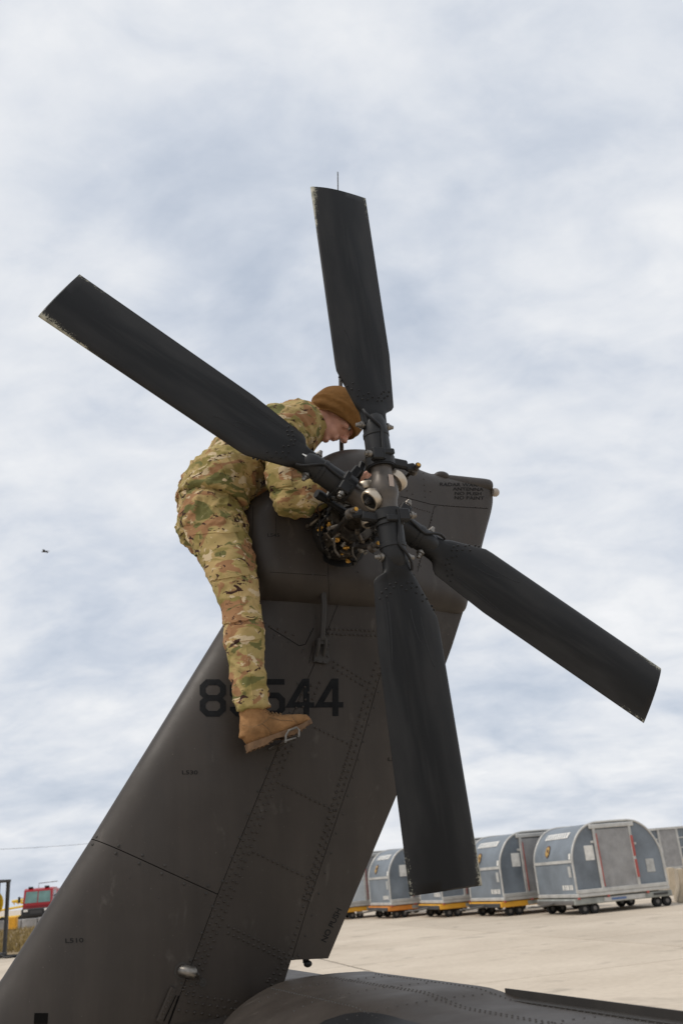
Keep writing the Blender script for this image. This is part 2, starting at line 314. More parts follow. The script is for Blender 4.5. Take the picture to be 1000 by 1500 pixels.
# ------------------------------------------------------------------ mesh helpers
class MB:
    def __init__(s): s.v = []; s.f = []
    def add(s, vs, fs):
        o = len(s.v); s.v += [tuple(p) for p in vs]; s.f += [tuple(i+o for i in f) for f in fs]; return s
    def box(s, c, size, rot=None, ch=0.0):
        x, y, z = (k/2 for k in size); c = Vector(c)
        if ch <= 0:
            vs = [Vector((sx*x, sy*y, sz*z)) for sx in (-1, 1) for sy in (-1, 1) for sz in (-1, 1)]
            fs = [(0,1,3,2),(4,6,7,5),(0,4,5,1),(2,3,7,6),(0,2,6,4),(1,5,7,3)]
        else:
            ch = min(ch, x*.9, y*.9, z*.9)
            bm = bmesh.new(); bmesh.ops.create_cube(bm, size=1)
            for v in bm.verts: v.co = Vector((v.co.x*2*x, v.co.y*2*y, v.co.z*2*z))
            bmesh.ops.bevel(bm, geom=bm.edges[:], offset=ch, segments=1, affect='EDGES', profile=0.5)
            bm.verts.ensure_lookup_table(); bm.verts.index_update()
            vs = [v.co.copy() for v in bm.verts]; fs = [tuple(v.index for v in f.verts) for f in bm.faces]; bm.free()
        if rot is not None: vs = [rot @ v for v in vs]
        return s.add([v + c for v in vs], fs)
    def tube(s, pts, rad, seg=10, cap=True, flat=None):
        pts = [Vector(p) for p in pts]; n = len(pts)
        if isinstance(rad, (int, float)): rad = [rad]*n
        rings = []; prev = None
        for i in range(n):
            d = (pts[min(i+1, n-1)] - pts[max(i-1, 0)])
            d = d.normalized() if d.length > 1e-9 else Vector((0, 0, 1))
            if prev is None:
                a = Vector((0, 0, 1)) if abs(d.z) < 0.9 else Vector((1, 0, 0))
                x = d.cross(a).normalized()
            else:
                x = (prev - d*prev.dot(d)).normalized()
            prev = x; y = d.cross(x)
            rings.append([pts[i] + (x*math.cos(t) + y*math.sin(t))*rad[i] for t in [2*math.pi*k/seg for k in range(seg)]])
        vs = [p for r in rings for p in r]; fs = []
        for i in range(n-1):
            for k in range(seg):
                a = i*seg+k; b = i*seg+(k+1) % seg
                fs.append((a, b, b+seg, a+seg))
        if cap: fs += [tuple(range(seg-1, -1, -1)), tuple((n-1)*seg+k for k in range(seg))]
        return s.add(vs, fs)
    def cyl(s, a, b, r, seg=14, r2=None): return s.tube([a, b], [r, r if r2 is None else r2], seg)
    def lathe(s, o, axis, prof, seg=20, closed=False):
        """prof: list of (distance along axis, radius)"""
        o = Vector(o); d = Vector(axis).normalized()
        a = Vector((0, 0, 1)) if abs(d.z) < 0.9 else Vector((1, 0, 0))
        x = d.cross(a).normalized(); y = d.cross(x); vs = []; fs = []
        n = len(prof)
        for h, r in prof:
            vs += [o + d*h + (x*math.cos(t)+y*math.sin(t))*r for t in [2*math.pi*k/seg for k in range(seg)]]
        for i in range(n if closed else n-1):
            for k in range(seg):
                p = i*seg+k; q = i*seg+(k+1) % seg; j = ((i+1) % n)*seg
                fs.append((p, q, j+(k+1) % seg, j+k))
        if not closed: fs += [tuple(range(seg-1, -1, -1)), tuple((n-1)*seg+k for k in range(seg))]
        return s.add(vs, fs)
    def ell(s, c, rx, ry=None, rz=None, rot=None, seg=16, rings=10):
        ry = rx if ry is None else ry; rz = rx if rz is None else rz; c = Vector(c)
        vs = [Vector((0, 0, rz))]
        for i in range(1, rings):
            th = math.pi*i/rings
            vs += [Vector((rx*math.sin(th)*math.cos(t), ry*math.sin(th)*math.sin(t), rz*math.cos(th))) for t in [2*math.pi*k/seg for k in range(seg)]]
        vs.append(Vector((0, 0, -rz))); fs = []
        for k in range(seg): fs.append((0, 1+k, 1+(k+1) % seg))
        for i in range(rings-2):
            for k in range(seg):
                a = 1+i*seg+k; b = 1+i*seg+(k+1) % seg; fs.append((a, a+seg, b+seg, b))
        e = len(vs)-1; o = 1+(rings-2)*seg
        for k in range(seg): fs.append((e, o+(k+1) % seg, o+k))
        if rot is not None: vs = [rot @ v for v in vs]
        return s.add([v+c for v in vs], fs)
    def dome(s, p, nrm, r, h=None, seg=7):
        p = Vector(p); d = Vector(nrm).normalized(); h = r*0.95 if h is None else h
        a = Vector((0, 0, 1)) if abs(d.z) < 0.9 else Vector((1, 0, 0))
        x = d.cross(a).normalized(); y = d.cross(x); vs = []
        for rr, hh in ((r, -0.001), (r*0.75, h*0.65)):
            vs += [p + d*hh + (x*math.cos(t)+y*math.sin(t))*rr for t in [2*math.pi*k/seg for k in range(seg)]]
        vs.append(p + d*h); fs = []
        for k in range(seg):
            q = (k+1) % seg; fs.append((k, q, seg+q, seg+k)); fs.append((seg+k, seg+q, 2*seg))
        return s.add(vs, fs)
    def prism(s, poly, y0, y1):
        """polygon of (x, z) pushed from y0 to y1"""
        n = len(poly); vs = [(x, y0, z) for x, z in poly] + [(x, y1, z) for x, z in poly]
        fs = [tuple(range(n)), tuple(range(2*n-1, n-1, -1))] + [(i, i+n, (i+1) % n+n, (i+1) % n) for i in range(n)]
        return s.add(vs, fs)
    def loft(s, secs, seg=20):
        """secs: (centre, axis_a, axis_b) full ellipse half-axis vectors"""
        vs = []; fs = []; n = len(secs)
        for c, a, b in secs:
            c = Vector(c); a = Vector(a); b = Vector(b)
            vs += [c + a*math.cos(t) + b*math.sin(t) for t in [2*math.pi*k/seg for k in range(seg)]]
        for i in range(n-1):
            for k in range(seg):
                p = i*seg+k; q = i*seg+(k+1) % seg; fs.append((p, q, q+seg, p+seg))
        fs += [tuple(range(seg-1, -1, -1)), tuple((n-1)*seg+k for k in range(seg))]
        return s.add(vs, fs)
    def build(s, name, m, parent=None, smooth=35, mats=None):
        me = bpy.data.meshes.new(name); me.from_pydata(s.v, [], s.f)
        bm = bmesh.new(); bm.from_mesh(me); bmesh.ops.recalc_face_normals(bm, faces=bm.faces[:]); bm.to_mesh(me); bm.free()
        return link_mesh(name, me, m, parent, smooth)
def link_mesh(name, me, m, parent=None, smooth=35):
    if m: me.materials.clear(); me.materials.append(MATS[m])
    if smooth:
        for p in me.polygons: p.use_smooth = True
        if smooth < 180: me.set_sharp_from_angle(angle=R(smooth))
    o = bpy.data.objects.new(name, me); C.objects.link(o)
    if parent is not None: o.parent = parent
    return o
def empty(name, mw=None):
    o = bpy.data.objects.new(name, None); C.objects.link(o); o.empty_display_size = 0.2
    if mw is not None: o.matrix_basis = mw
    return o
def tag(o, label=None, cat=None, group=None, kind=None):
    for k, v in (('label', label), ('category', cat), ('group', group), ('kind', kind)):
        if v: o[k] = v
    return o
def copy_tree(o, parent=None):
    c = o.copy(); C.objects.link(c)
    if parent is not None: c.parent = parent
    for ch in list(o.children): copy_tree(ch, c)
    return c
def remesh(mb, voxel, smooth_it=3, fac=0.5):
    me = bpy.data.meshes.new('tmp'); me.from_pydata(mb.v, [], mb.f)
    bm = bmesh.new(); bm.from_mesh(me); bmesh.ops.recalc_face_normals(bm, faces=bm.faces[:]); bm.to_mesh(me); bm.free()
    o = bpy.data.objects.new('tmp', me); C.objects.link(o)
    r = o.modifiers.new('r', 'REMESH'); r.mode = 'VOXEL'; r.voxel_size = voxel; r.adaptivity = 0
    if smooth_it:
        sm = o.modifiers.new('s', 'SMOOTH'); sm.factor = fac; sm.iterations = smooth_it
    dg = bpy.context.evaluated_depsgraph_get(); dg.update()
    out = bpy.data.meshes.new_from_object(o.evaluated_get(dg))
    bpy.data.objects.remove(o); bpy.data.meshes.remove(me)
    return out
def displace(me, fn):
    ns = [v.normal.copy() for v in me.vertices]; cs = [v.co.copy() for v in me.vertices]
    for v, n, c in zip(me.vertices, ns, cs): v.co = c + n*fn(c, n)
    me.update()
def bvh_of(me):
    return BVHTree.FromPolygons([v.co.copy() for v in me.vertices], [tuple(p.vertices) for p in me.polygons])
def interp(tab, v):
    xs = [t[0] for t in tab]; ys = [t[1] for t in tab]
    if v <= xs[0]:
        k = (ys[1]-ys[0])/(xs[1]-xs[0]); return ys[0]+k*(v-xs[0])
    if v >= xs[-1]:
        k = (ys[-1]-ys[-2])/(xs[-1]-xs[-2]); return ys[-1]+k*(v-xs[-1])
    for i in range(len(xs)-1):
        if v <= xs[i+1]: return ys[i]+(ys[i+1]-ys[i])*(v-xs[i])/(xs[i+1]-xs[i])
def catmull(P, n, closed=True):
    out = []; k = len(P)
    for i in range(k if closed else k-1):
        p = [P[(i+j-1) % k] if closed else P[min(max(i+j-1, 0), k-1)] for j in range(4)]
        for q in range(n):
            t = q/n
            out.append(tuple(0.5*(2*p[1][a]+(p[2][a]-p[0][a])*t+(2*p[0][a]-5*p[1][a]+4*p[2][a]-p[3][a])*t*t+(3*p[1][a]-p[0][a]-3*p[2][a]+p[3][a])*t**3) for a in range(len(P[0]))))
    if not closed: out.append(tuple(P[-1]))
    return out
def sstep(a, b, v):
    t = min(max((v-a)/(b-a), 0), 1); return t*t*(3-2*t)

# ================================================================== SETTING
# ground sheet to the horizon, apron slabs with open joints, dry grass strip
g = MB().add([(-900, -60, -0.03), (900, -60, -0.03), (900, 3000, -0.03), (-900, 3000, -0.03)], [(0, 1, 2, 3)])
ground = g.build('ground', 'concrete'); tag(ground, kind='structure')
SA = R(16); SL = 5.0
bed = MB(); SR = Matrix.Rotation(SA, 3, 'Z')
apron = MB().box(tuple(SR @ Vector((2.2, 26, -0.021))), (64.9, 54.9, 0.012), Matrix.Rotation(SA, 3, 'Z')).build('apron', 'sealant', smooth=0); tag(apron, kind='structure')
slab_me = None
for i in range(-6, 7):
    for j in range(0, 11):
        c = SR @ Vector((i*SL+2.2, j*SL+1.0, 0))
        if slab_me is None:
            o = MB().box((0, 0, -0.0075), (SL-0.05, SL-0.05, 0.015), None, 0.006).build('slab', 'concrete', apron, smooth=0); slab_me = o.data
        else:
            o = bpy.data.objects.new('slab', slab_me); C.objects.link(o); o.parent = apron
        o.location = (c.x, c.y, 0); o.rotation_euler = (0, 0, SA)

# ================================================================== HELICOPTER
heli = empty('helicopter', HM)
tag(heli, 'dark olive helicopter tail fin with black four-bladed tail rotor', 'helicopter')
YM = 0.69                                            # fin mid-plane
LE = [(0.86, -1.72), (1.0, -1.50), (1.14, -1.345), (1.286, -1.227), (1.709, -0.948), (2.068, -0.72), (2.482, -0.457), (2.8, -0.255)]
TE = [(0.9, -0.29), (1.232, -0.095), (1.817, 0.263), (2.419, 0.596), (2.673, 0.723), (3.114, 0.917)]
FS = [(0.9, -0.795), (1.114, -0.698), (1.492, -0.527), (1.967, -0.289), (2.31, -0.109), (2.7, 0.08)]
RS = [(0.9, -0.395), (1.268, -0.239), (1.441, -0.167), (1.943, 0.066), (2.32, 0.215), (2.7, 0.37)]
def naca(s):
    s = min(max(s, 0), 1)
    return (0.2969*math.sqrt(s)-0.126*s-0.3516*s*s+0.2843*s**3-0.1036*s**4)/0.1001*0.5*2*0.5*2/2 * 1.0
NMAX = max(naca(k/200) for k in range(201))
def fin_h(x, z):
    a = interp(LE, z); b = interp(TE, z); s = (x-a)/(b-a)
    return 0.125*naca(s)/NMAX*0.93 + 0.007*min(1, max(s, 0)*12)
# --- fairing outline (x, z)
FO = [(-.335,2.585),(-.385,2.65),(-.405,2.74),(-.405,2.86),(-.385,2.96),(-.32,3.045),(-.165,3.155),(-.02,3.255),(.07,3.31),(.17,3.338),(.28,3.343),(.44,3.312),(.58,3.276),(.74,3.262),(.90,3.258),(.935,3.235),(.938,3.18),(.918,3.11),(.86,2.98),(.79,2.82),(.722,2.665),(.675,2.585),(.55,2.568),(.38,2.556),(.2,2.546),(.05,2.540),(-.08,2.540),(-.20,2.550),(-.28,2.563)]
FOL = catmull(FO, 6)
FOA = np.array(FOL); FOB = np.roll(FOA, -1, axis=0)
def fo_dist(x, z):
    p = np.array((x, z)); d = FOB-FOA; t = np.clip(((p-FOA)*d).sum(1)/((d*d).sum(1)+1e-12), 0, 1)
    q = FOA + d*t[:, None]; dist = np.sqrt(((p-q)**2).sum(1)).min()
    ins = False
    for (x1, z1), (x2, z2) in zip(FOA, FOB):
        if (z1 > z) != (z2 > z) and x < (x2-x1)*(z-z1)/(z2-z1)+x1: ins = not ins
    return dist if ins else -dist
FB = [(-.5, .205), (-.1, .212), (.1, .205), (.3, .165), (.5, .105), (.7, .055), (.95, .022)]
def fair_h(x, z, d=None):
    d = fo_dist(x, z) if d is None else d
    if d <= 0: return 0.0
    b = interp(FB, x); Rr = min(0.135, b*1.1+0.01)
    t = min(d/Rr, 1.0)
    return b*math.sqrt(max(0, 1-(1-t)**2))
def surf_y(x, z):
    h = fin_h(x, z) if z < 2.64 else 0
    if z > 2.5: h = max(h, fair_h(x, z))
    return YM - h
def fin_pt(px, py, off=0.0):
    Y = 0.57
    for _ in range(14):
        p = hp(px, py, Y); Y = 0.5*Y + 0.5*surf_y(p.x, p.z)
    p = hp(px, py, Y); e = 0.004
    nx = (surf_y(p.x+e, p.z)-surf_y(p.x-e, p.z))/(2*e); nz = (surf_y(p.x, p.z+e)-surf_y(p.x, p.z-e))/(2*e)
    n = Vector((nx, -1, nz)).normalized()
    return p + n*off, n
def skin_patch(name, xl, xr, zb, zt, nx, nz, le=False, m='drab', parent=heli):
    """a skin panel on both faces of the fin with edges turned in; le: wraps round the leading edge"""
    mb = MB(); G = 0.0013; cols = []
    for i in range(nx+1):
        t = i/nx
        if le: t = t*t
        cols.append(t)
    def grid(side):
        rows = []
        for j in range(nz+1):
            row = []
            for t in cols:
                b = zb(t)+G; tp = zt(t)-G; z = b+(tp-b)*j/nz
                x0 = xl(z)+(0 if le else G); x1 = xr(z)-G; x = x0+(x1-x0)*t
                h = fin_h(x, z)
                if le and t == 0: h = 0
                row.append((x, YM-side*h, z))
            rows.append(row)
        return rows
    A = grid(1); B = grid(-1); W = nx+1
    for rows in (A, B):
        side = 1 if rows is A else -1
        vs = [p for r in rows for p in r]
        fs = [(j*W+i, j*W+i+1, (j+1)*W+i+1, (j+1)*W+i) for j in range(nz) for i in range(nx)]
        mb.add(vs, fs)
        edges = [[rows[0][i] for i in range(W)], [rows[nz][i] for i in range(W)], [rows[j][nx] for j in range(nz+1)]]
        if not le: edges.append([rows[j][0] for j in range(nz+1)])
        for e in edges:
            k = len(e); vv = e + [(x, y+side*0.012, z) for x, y, z in e]
            mb.add(vv, [(q, q+1, q+1+k, q+k) for q in range(k-1)])
    me = bpy.data.meshes.new(name); me.from_pydata(mb.v, [], mb.f)
    bm = bmesh.new(); bm.from_mesh(me)
    bmesh.ops.remove_doubles(bm, verts=bm.verts[:], dist=1e-5); bmesh.ops.recalc_face_normals(bm, faces=bm.faces[:]); bm.to_mesh(me); bm.free()
    return link_mesh(name, me, m, parent, 50)
lin = lambda tab: (lambda z: interp(tab, z))
# split line of the leading edge: z at the nose 1.705, z at the front spar 1.492 (t runs nose -> spar)
zsplit = lambda t: 1.707 - 0.214*t
fin_low = skin_patch('leading_edge_panel', lin(LE), lin(FS), lambda t: 0.90, zsplit, 26, 22, True)
skin_patch('leading_edge_panel', lin(LE), lin(FS), zsplit, lambda t: 2.66, 26, 26, True)
skin_patch('fin_box', lin(FS), lin(RS), lambda t: 0.90, lambda t: 2.66, 14, 40)
skin_patch('trailing_edge_panel', lin(RS), lin(TE), lambda t: 1.252-0.012*t, lambda t: 2.66, 12, 30)
# closing strips of the trailing panel
mb = MB()
zl = [1.245+(2.62-1.245)*k/20 for k in range(21)]
mb.add([(interp(TE, z)-0.003, YM-fin_h(interp(TE, z), z)-0.0005, z) for z in zl]+[(interp(TE, z)-0.003, YM+fin_h(interp(TE, z), z)+0.0005, z) for z in zl], [(k, k+1, k+22, k+21) for k in range(20)])
xs = [interp(RS, 1.256)+0.003+(interp(TE, 1.25)-interp(RS, 1.256)-0.006)*k/8 for k in range(9)]
mb.add([(x, YM-fin_h(x, 1.252)+0.0008, 1.252) for x in xs]+[(x, YM+fin_h(x, 1.252)-0.0008, 1.252) for x in xs], [(k, k+1, k+10, k+9) for k in range(8)])
mb.build('trailing_edge_cap', 'drab', heli, 0)
# inner spars seen in the joints
mb = MB(); core = []
for j in range(30):
    z = 0.92 + 1.70*j/29; a = interp(LE, z); b = interp(RS, z)
    ring = []
    for k in range(21):
        x = a+0.02+(b-0.01-a-0.02)*(k/20)**1.5; ring.append((x, YM-max(0.003, fin_h(x, z)-0.006), z))
    for k in range(20, -1, -1):
        x = a+0.02+(b-0.01-a-0.02)*(k/20)**1.5; ring.append((x, YM+max(0.003, fin_h(x, z)-0.006), z))
    core.append(ring)
W = len(core[0])
mb.add([p for r in core for p in r], [(j*W+k, j*W+(k+1) % W, (j+1)*W+(k+1) % W, (j+1)*W+k) for j in range(29) for k in range(W)])
mb.build('fin_frame', 'joint', heli, 50)
mb = MB()
for z0, z1 in ((1.26, 2.62),):
    n = 20; P0 = []; P1 = []
    for k in range(n+1):
        z = z0+(z1-z0)*k/n; x = interp(RS, z)+0.0; h = fin_h(x, z)-0.006
        P0 += [(x-0.008, YM-h, z), (x+0.008, YM-h, z)]; P1 += [(x-0.008, YM+h, z), (x+0.008, YM+h, z)]
    for q in (P0, P1): mb.add(q, [(2*k, 2*k+1, 2*k+3, 2*k+2) for k in range(n)])
mb.build('rear_spar', 'joint', heli, 0)

# --- gearbox fairing (inflated outline)
SPN = (np.array((-.08, 2.86)), np.array((.62, 2.96)))
mb = MB(); NT = 26; K = len(FOL)
for side in (1, -1):
    vs = []
    for ti in range(NT+1):
        t = (ti/NT)**1.9
        for (x, z) in FOL:
            p = np.array((x, z)); d = SPN[1]-SPN[0]; s = np.clip(((p-SPN[0])@d)/(d@d), 0, 1); c = SPN[0]+d*s
            q = p+(c-p)*t
            dd = fo_dist(q[0], q[1]) if ti > 0 else 0
            vs.append((q[0], YM-side*fair_h(q[0], q[1], max(dd, 0)), q[1]))
    mb.add(vs, [(i*K+k, i*K+(k+1) % K, (i+1)*K+(k+1) % K, (i+1)*K+k) for i in range(NT) for k in range(K)])
me = bpy.data.meshes.new('gearbox_fairing'); me.from_pydata(mb.v, [], mb.f)
bm = bmesh.new(); bm.from_mesh(me); bmesh.ops.remove_doubles(bm, verts=bm.verts[:], dist=1e-4); bmesh.ops.recalc_face_normals(bm, faces=bm.faces[:]); bm.to_mesh(me); bm.free()
fairing = link_mesh('gearbox_fairing', me, 'drab', heli, 180)
# antenna pod on the rear of the fairing top
mb = MB()
mb.lathe((0.40, YM-.004, 3.252), (1, 0, -0.02), [(0, .01), (.08, .018), (.16, .026), (.24, .032), (.32, .035), (.40, .036), (.500, .037), (.524, .035), (.532, .030), (.534, .010)], 32)
pod = mb.build('antenna_pod', 'drab', heli, 60)
MB().lathe((0.93, YM-0.02, 3.205), (1, 0, 0), [(0, .018), (.010, .022), (.024, .021), (.032, .015), (.036, .003)], 18).build('tail_light', 'lens', heli, 60)
MB().ell((0.655, YM-0.02, 3.262), .042, .03, .026).build('antenna_blister', 'drab', heli, 180)
# whip aerial behind the fairing top
b0 = hp(500, 650, YM+0.06); b1 = hp(494.5, 252, YM+0.06); mid = b0+(b1-b0)*0.30
ae = MB()
ae.tube([b0+(b1-b0)*-0.05, b0+(b1-b0)*.02, mid, b0+(b1-b0)*0.42], [.0105, .0105, .0095, .006], 12)
whip = ae.build('whip_aerial', 'drab', heli)
MB().tube([b0+(b1-b0)*0.42, b1], [.0042, .0030], 8).build('aerial_tip', 'drab_dark', whip)

# --- rivets, bolts, seams on the fin
riv = MB(); bol = MB()
def row(p0, p1, step, r=0.0056, dbl=0.0, mbx=None, off=0.5):
    a, _ = fin_pt(*p0); b, _ = fin_pt(*p1); n = max(1, int((b-a).length/step))
    L2 = math.hypot(p1[0]-p0[0], p1[1]-p0[1]); nx, ny = -(p1[1]-p0[1])/L2, (p1[0]-p0[0])/L2
    for k in range(n+1):
        for q in ((-dbl/2, 0), (dbl/2, off)) if dbl else ((0, 0),):
            t = min(1, (k+q[1])/n)
            p, nn = fin_pt(p0[0]+(p1[0]-p0[0])*t+nx*q[0]+random.uniform(-.25, .25), p0[1]+(p1[1]-p0[1])*t+ny*q[0]+random.uniform(-.25, .25))
            (mbx or riv).dome(p, nn, r)
for p0, p1, d in (((475, 966), (265, 1494), 9), ((490, 964), (285, 1494), 9)):
    pass
row((452, 1003), (272, 1452), 0.026, dbl=8); row((444, 1050), (284, 1452), 0.026, dbl=0)
row((468, 1000), (458, 1024), 0.02)
row((556, 968), (448, 1318), 0.026, dbl=8); row((541, 1000), (424, 1398), 0.026, dbl=0)
row((487, 973), (533, 1001), 0.021, dbl=8); row((462, 1066), (515, 1092), 0.021); row((408, 1147), (489, 1187), 0.021)
row((371, 1248), (450, 1286), 0.021); row((333, 1361), (414, 1400), 0.021, dbl=9); row((272, 1462), (345, 1473), 0.024, dbl=11)
row((425, 1402), (395, 1440), 0.021, dbl=8); row((262, 1480), (330, 1490), 0.026)
row((478, 925), (553, 928), 0.02, dbl=7); row((478, 925), (468, 965), 0.022)
row((430, 930), (395, 918), 0.03)
row((596, 741), (629, 750), 0.014, r=.0036); row((634, 752), (612, 830), 0.017, r=.0036); row((596, 700), (596, 728), 0.03, r=.0036)
row((620, 693), (622, 728), 0.03, r=.0036); row((650, 741), (712, 744), 0.03, r=.0036); row((560, 790), (600, 880), 0.07, r=.004)
def bolts(lst, r=0.0062):
    for p in lst:
        q, nn = fin_pt(*p); bol.dome(q, nn, r, r*0.55, 9); bol.dome(q+nn*r*0.5, nn, r*0.45, r*0.35, 6)
bolts([(436, 1001), (425, 1043), (391, 1127), (378, 1159), (364, 1193), (351, 1227), (340, 1255), (326, 1291), (311, 1328), (295, 1367), (279, 1407), (266, 1441)])
bolts([(562, 989), (554, 1014), (548, 1037), (540, 1062), (532, 1087), (525, 1113), (517, 1139), (509, 1166), (502, 1193), (493, 1221), (485, 1250), (476, 1279), (467, 1309), (457, 1341), (447, 1371), (437, 1400)], .0048)
bolts([(142, 1226), (136, 1237), (174, 1239), (170, 1250), (209, 1253), (204, 1265), (242, 1268), (237, 1280), (274, 1284), (270, 1295), (305, 1298), (302, 1309)], .0062)
bolts([(388, 912), (402, 930), (425, 940), (445, 951), (401, 934), (423, 941), (442, 955), (454, 967), (463, 905), (454, 926)], .005)
bolts([(580, 826), (610, 798), (616, 829), (606, 842), (638, 742), (632, 762), (604, 724), (630, 720), (524, 838), (479, 840), (485, 856), (458, 842), (470, 824)], .0045)
bolts([(233, 1315), (190, 1286)], .003)
tag(riv.build('rivets', 'drab', heli, 180), kind='stuff'); tag(bol.build('bolts', 'drab_dark', heli, 50), kind='stuff')
def seam(pts, w=0.0026, name='seam', m='joint', off=0.0009, n=12):
    mb = MB(); P = []
    for i in range(len(pts)-1):
        for k in range(n): t = k/n; P.append((pts[i][0]+(pts[i+1][0]-pts[i][0])*t, pts[i][1]+(pts[i+1][1]-pts[i][1])*t))
    P.append(pts[-1]); Q = [fin_pt(*p, off) for p in P]
    vs = []
    for i, (q, nn) in enumerate(Q):
        d = (Q[min(i+1, len(Q)-1)][0]-Q[max(i-1, 0)][0]).normalized(); s = d.cross(nn).normalized()*w/2; vs += [q+s, q-s]
    mb.add(vs, [(2*i, 2*i+1, 2*i+3, 2*i+2) for i in range(len(Q)-1)])
    return mb.build(name, m, heli, 0)
seam([(586, 727), (632, 739), (665, 742), (714, 745)]); seam([(636, 741), (611, 838)], .0018)
seam([(396, 920), (438, 946), (447, 944), (459, 920)], .003); seam([(458, 946), (452, 972)], .002)
seam([(363, 780), (365, 826)], .0025); seam([(371, 742), (369, 800)], .002)
seam([(480, 826), (482, 880)], .0016); seam([(395, 838), (478, 843)], .0014); seam([(404, 782), (404, 756)], .0012)

# --- stencilled numbers and small lettering, printed on the skin
def decal_poly(polys, tf, name, m='decal', off=0.0014, parent=heli):
    mb = MB()
    for vs, fs in polys:
        mb.add([fin_pt(*tf(x, y), off)[0] for x, y in vs], fs)
    return mb.build(name, m, parent, 0)
def stroke(pts, w, closed=False, sub=4):
    """mitred stroke of width w along 2-D points, subdivided so it can follow a curved skin"""
    n = len(pts); vs = []; fs = []; off = []
    for i in range(n):
        a = Vector(pts[i-1] if (closed or i > 0) else pts[i]); b = Vector(pts[i]); c = Vector(pts[(i+1) % n] if (closed or i < n-1) else pts[i])
        d0 = (b-a).normalized() if (b-a).length else (c-b).normalized(); d1 = (c-b).normalized() if (c-b).length else d0
        t = (d0+d1).normalized(); nn = Vector((-t.y, t.x)); k = w/2/max(.4, nn.dot(Vector((-d0.y, d0.x)))); off.append(nn*k)
    P = [Vector(p) for p in pts]; m2 = n if closed else n-1
    for i in range(m2):
        j = (i+1) % n
        for q in range(sub+1):
            t = q/sub; c = P[i].lerp(P[j], t); o = off[i].lerp(off[j], t); vs += [tuple(c+o), tuple(c-o)]
        b = i*(sub+1)*2
        fs += [(b+2*q, b+2*q+1, b+2*q+3, b+2*q+2) for q in range(sub)]
    return vs, fs
def octo(x0, y0, x1, y1, c): return [(x0+c, y0), (x1-c, y0), (x1, y0+c), (x1, y1-c), (x1-c, y1), (x0+c, y1), (x0, y1-c), (x0, y0+c)]
SW = 0.152
DIG = {
 '8': [stroke(octo(.08, .08, .60, .50, .12), SW, True), stroke(octo(.08, .50, .60, .92, .12), SW, True)],
 '9': [stroke(octo(.08, .08, .60, .52, .12), SW, True), stroke([(.60, .3), (.60, .80), (.48, .92), (.20, .92), (.08, .80), (.08, .74)], SW)],
 '5': [stroke([(.66, .08), (.08, .08), (.08, .44), (.48, .44), (.60, .56), (.60, .80), (.48, .92), (.20, .92), (.08, .80), (.08, .74)], SW)],
 '4': [stroke([(.50, .0), (.50, 1.0)], SW), stroke([(.46, .04), (.08, .70), (.70, .70)], SW*0.95)],
}
for ch, cx in (('8', 312), ('9', 356), ('5', 398.5), ('4', 439.5), ('4', 482)):
    decal_poly(DIG[ch], lambda x, y, cx=cx: (cx-19.5+x*57, 995+y*55-(cx-312)*0.006), 'number_digit')
def text_polys(body, bold=0.0):
    cu = bpy.data.curves.new('t', 'FONT'); cu.body = body; cu.size = 1; cu.offset = bold; cu.resolution_u = 3; cu.align_x = 'CENTER'
    o = bpy.data.objects.new('t', cu); C.objects.link(o)
    dgp = bpy.context.evaluated_depsgraph_get(); dgp.update()
    me = bpy.data.meshes.new_from_object(o.evaluated_get(dgp))
    r = ([(v.co.x, v.co.y) for v in me.vertices], [tuple(p.vertices) for p in me.polygons])
    bpy.data.objects.remove(o); bpy.data.curves.remove(cu); bpy.data.meshes.remove(me)
    return [r]
def lettering(body, cx, cy, hgt, ang=0, sx=1.25, m='decal_faint', bold=0.012):
    ca, sa = math.cos(R(ang)), math.sin(R(ang)); k = hgt/0.70
    decal_poly(text_polys(body, bold), lambda x, y: (cx+(x*sx*k*ca-(y-.35)*k*sa), cy-(y-.35)*k*ca-x*sx*k*sa), 'lettering', m)
lettering('L530', 278, 1131.5, 5.6, 0, 1.5); lettering('L510', 109, 1377.5, 6.5, 2, 1.5); lettering('L545', 400.5, 784, 5, 0, 1.3); lettering('L525', 578, 1112, 5.4, 0, 1.4)
lettering('NO PUSH', 485, 1355, 8, 64, 1.12)
lettering('RADAR WARNING', 682.5, 710, 4.8, -1, 1.36); lettering('ANTENNA', 685, 716.5, 4.8, -1, 1.36); lettering('NO PUSH', 685, 723, 4.8, -1, 1.36); lettering('NO PAINT', 686.5, 729.3, 4.8, -1, 1.36)

# --- support strut under the fairing with its bracket
q0, n0 = fin_pt(472, 878, 0.03); q1, n1_ = fin_pt(469, 935, 0.022); q2, n2_ = fin_pt(467, 955, 0.022)
mb = MB().tube([q0+Vector((0, 0, .05)), q0, q1], [.0125, .0125, .0115], 12)
mb.tube([q1+(q0-q1)*.02, q1+(q1-q0)*.10], [.016, .015], 12)
strut = mb.build('support_strut', 'drab_dark', heli, 50)
br = MB()
pl = [fin_pt(x, y, 0.004)[0] for x, y in ((458, 970), (478, 973), (482, 966), (479, 948), (462, 945), (459, 955))]
nn = fin_pt(468, 960)[1]
br.add(pl+[p+nn*.007 for p in pl], [(0, 1, 2, 3, 4, 5), (6, 7, 8, 9, 10, 11)]+[(i, (i+1) % 6, (i+1) % 6+6, i+6) for i in range(6)])
for dx in (-5, 5):
    a, _ = fin_pt(467+dx, 962, 0.008); b, _ = fin_pt(467.5+dx, 938, 0.012); br.tube([a, (a+b)/2+nn*.018, b+nn*.018], [.006, .008, .008], 8)
for x, y in ((463, 969), (473, 971), (478, 962), (478, 950)):
    p, _ = fin_pt(x, y, 0.010); br.dome(p, nn, .0068, .006, 6)
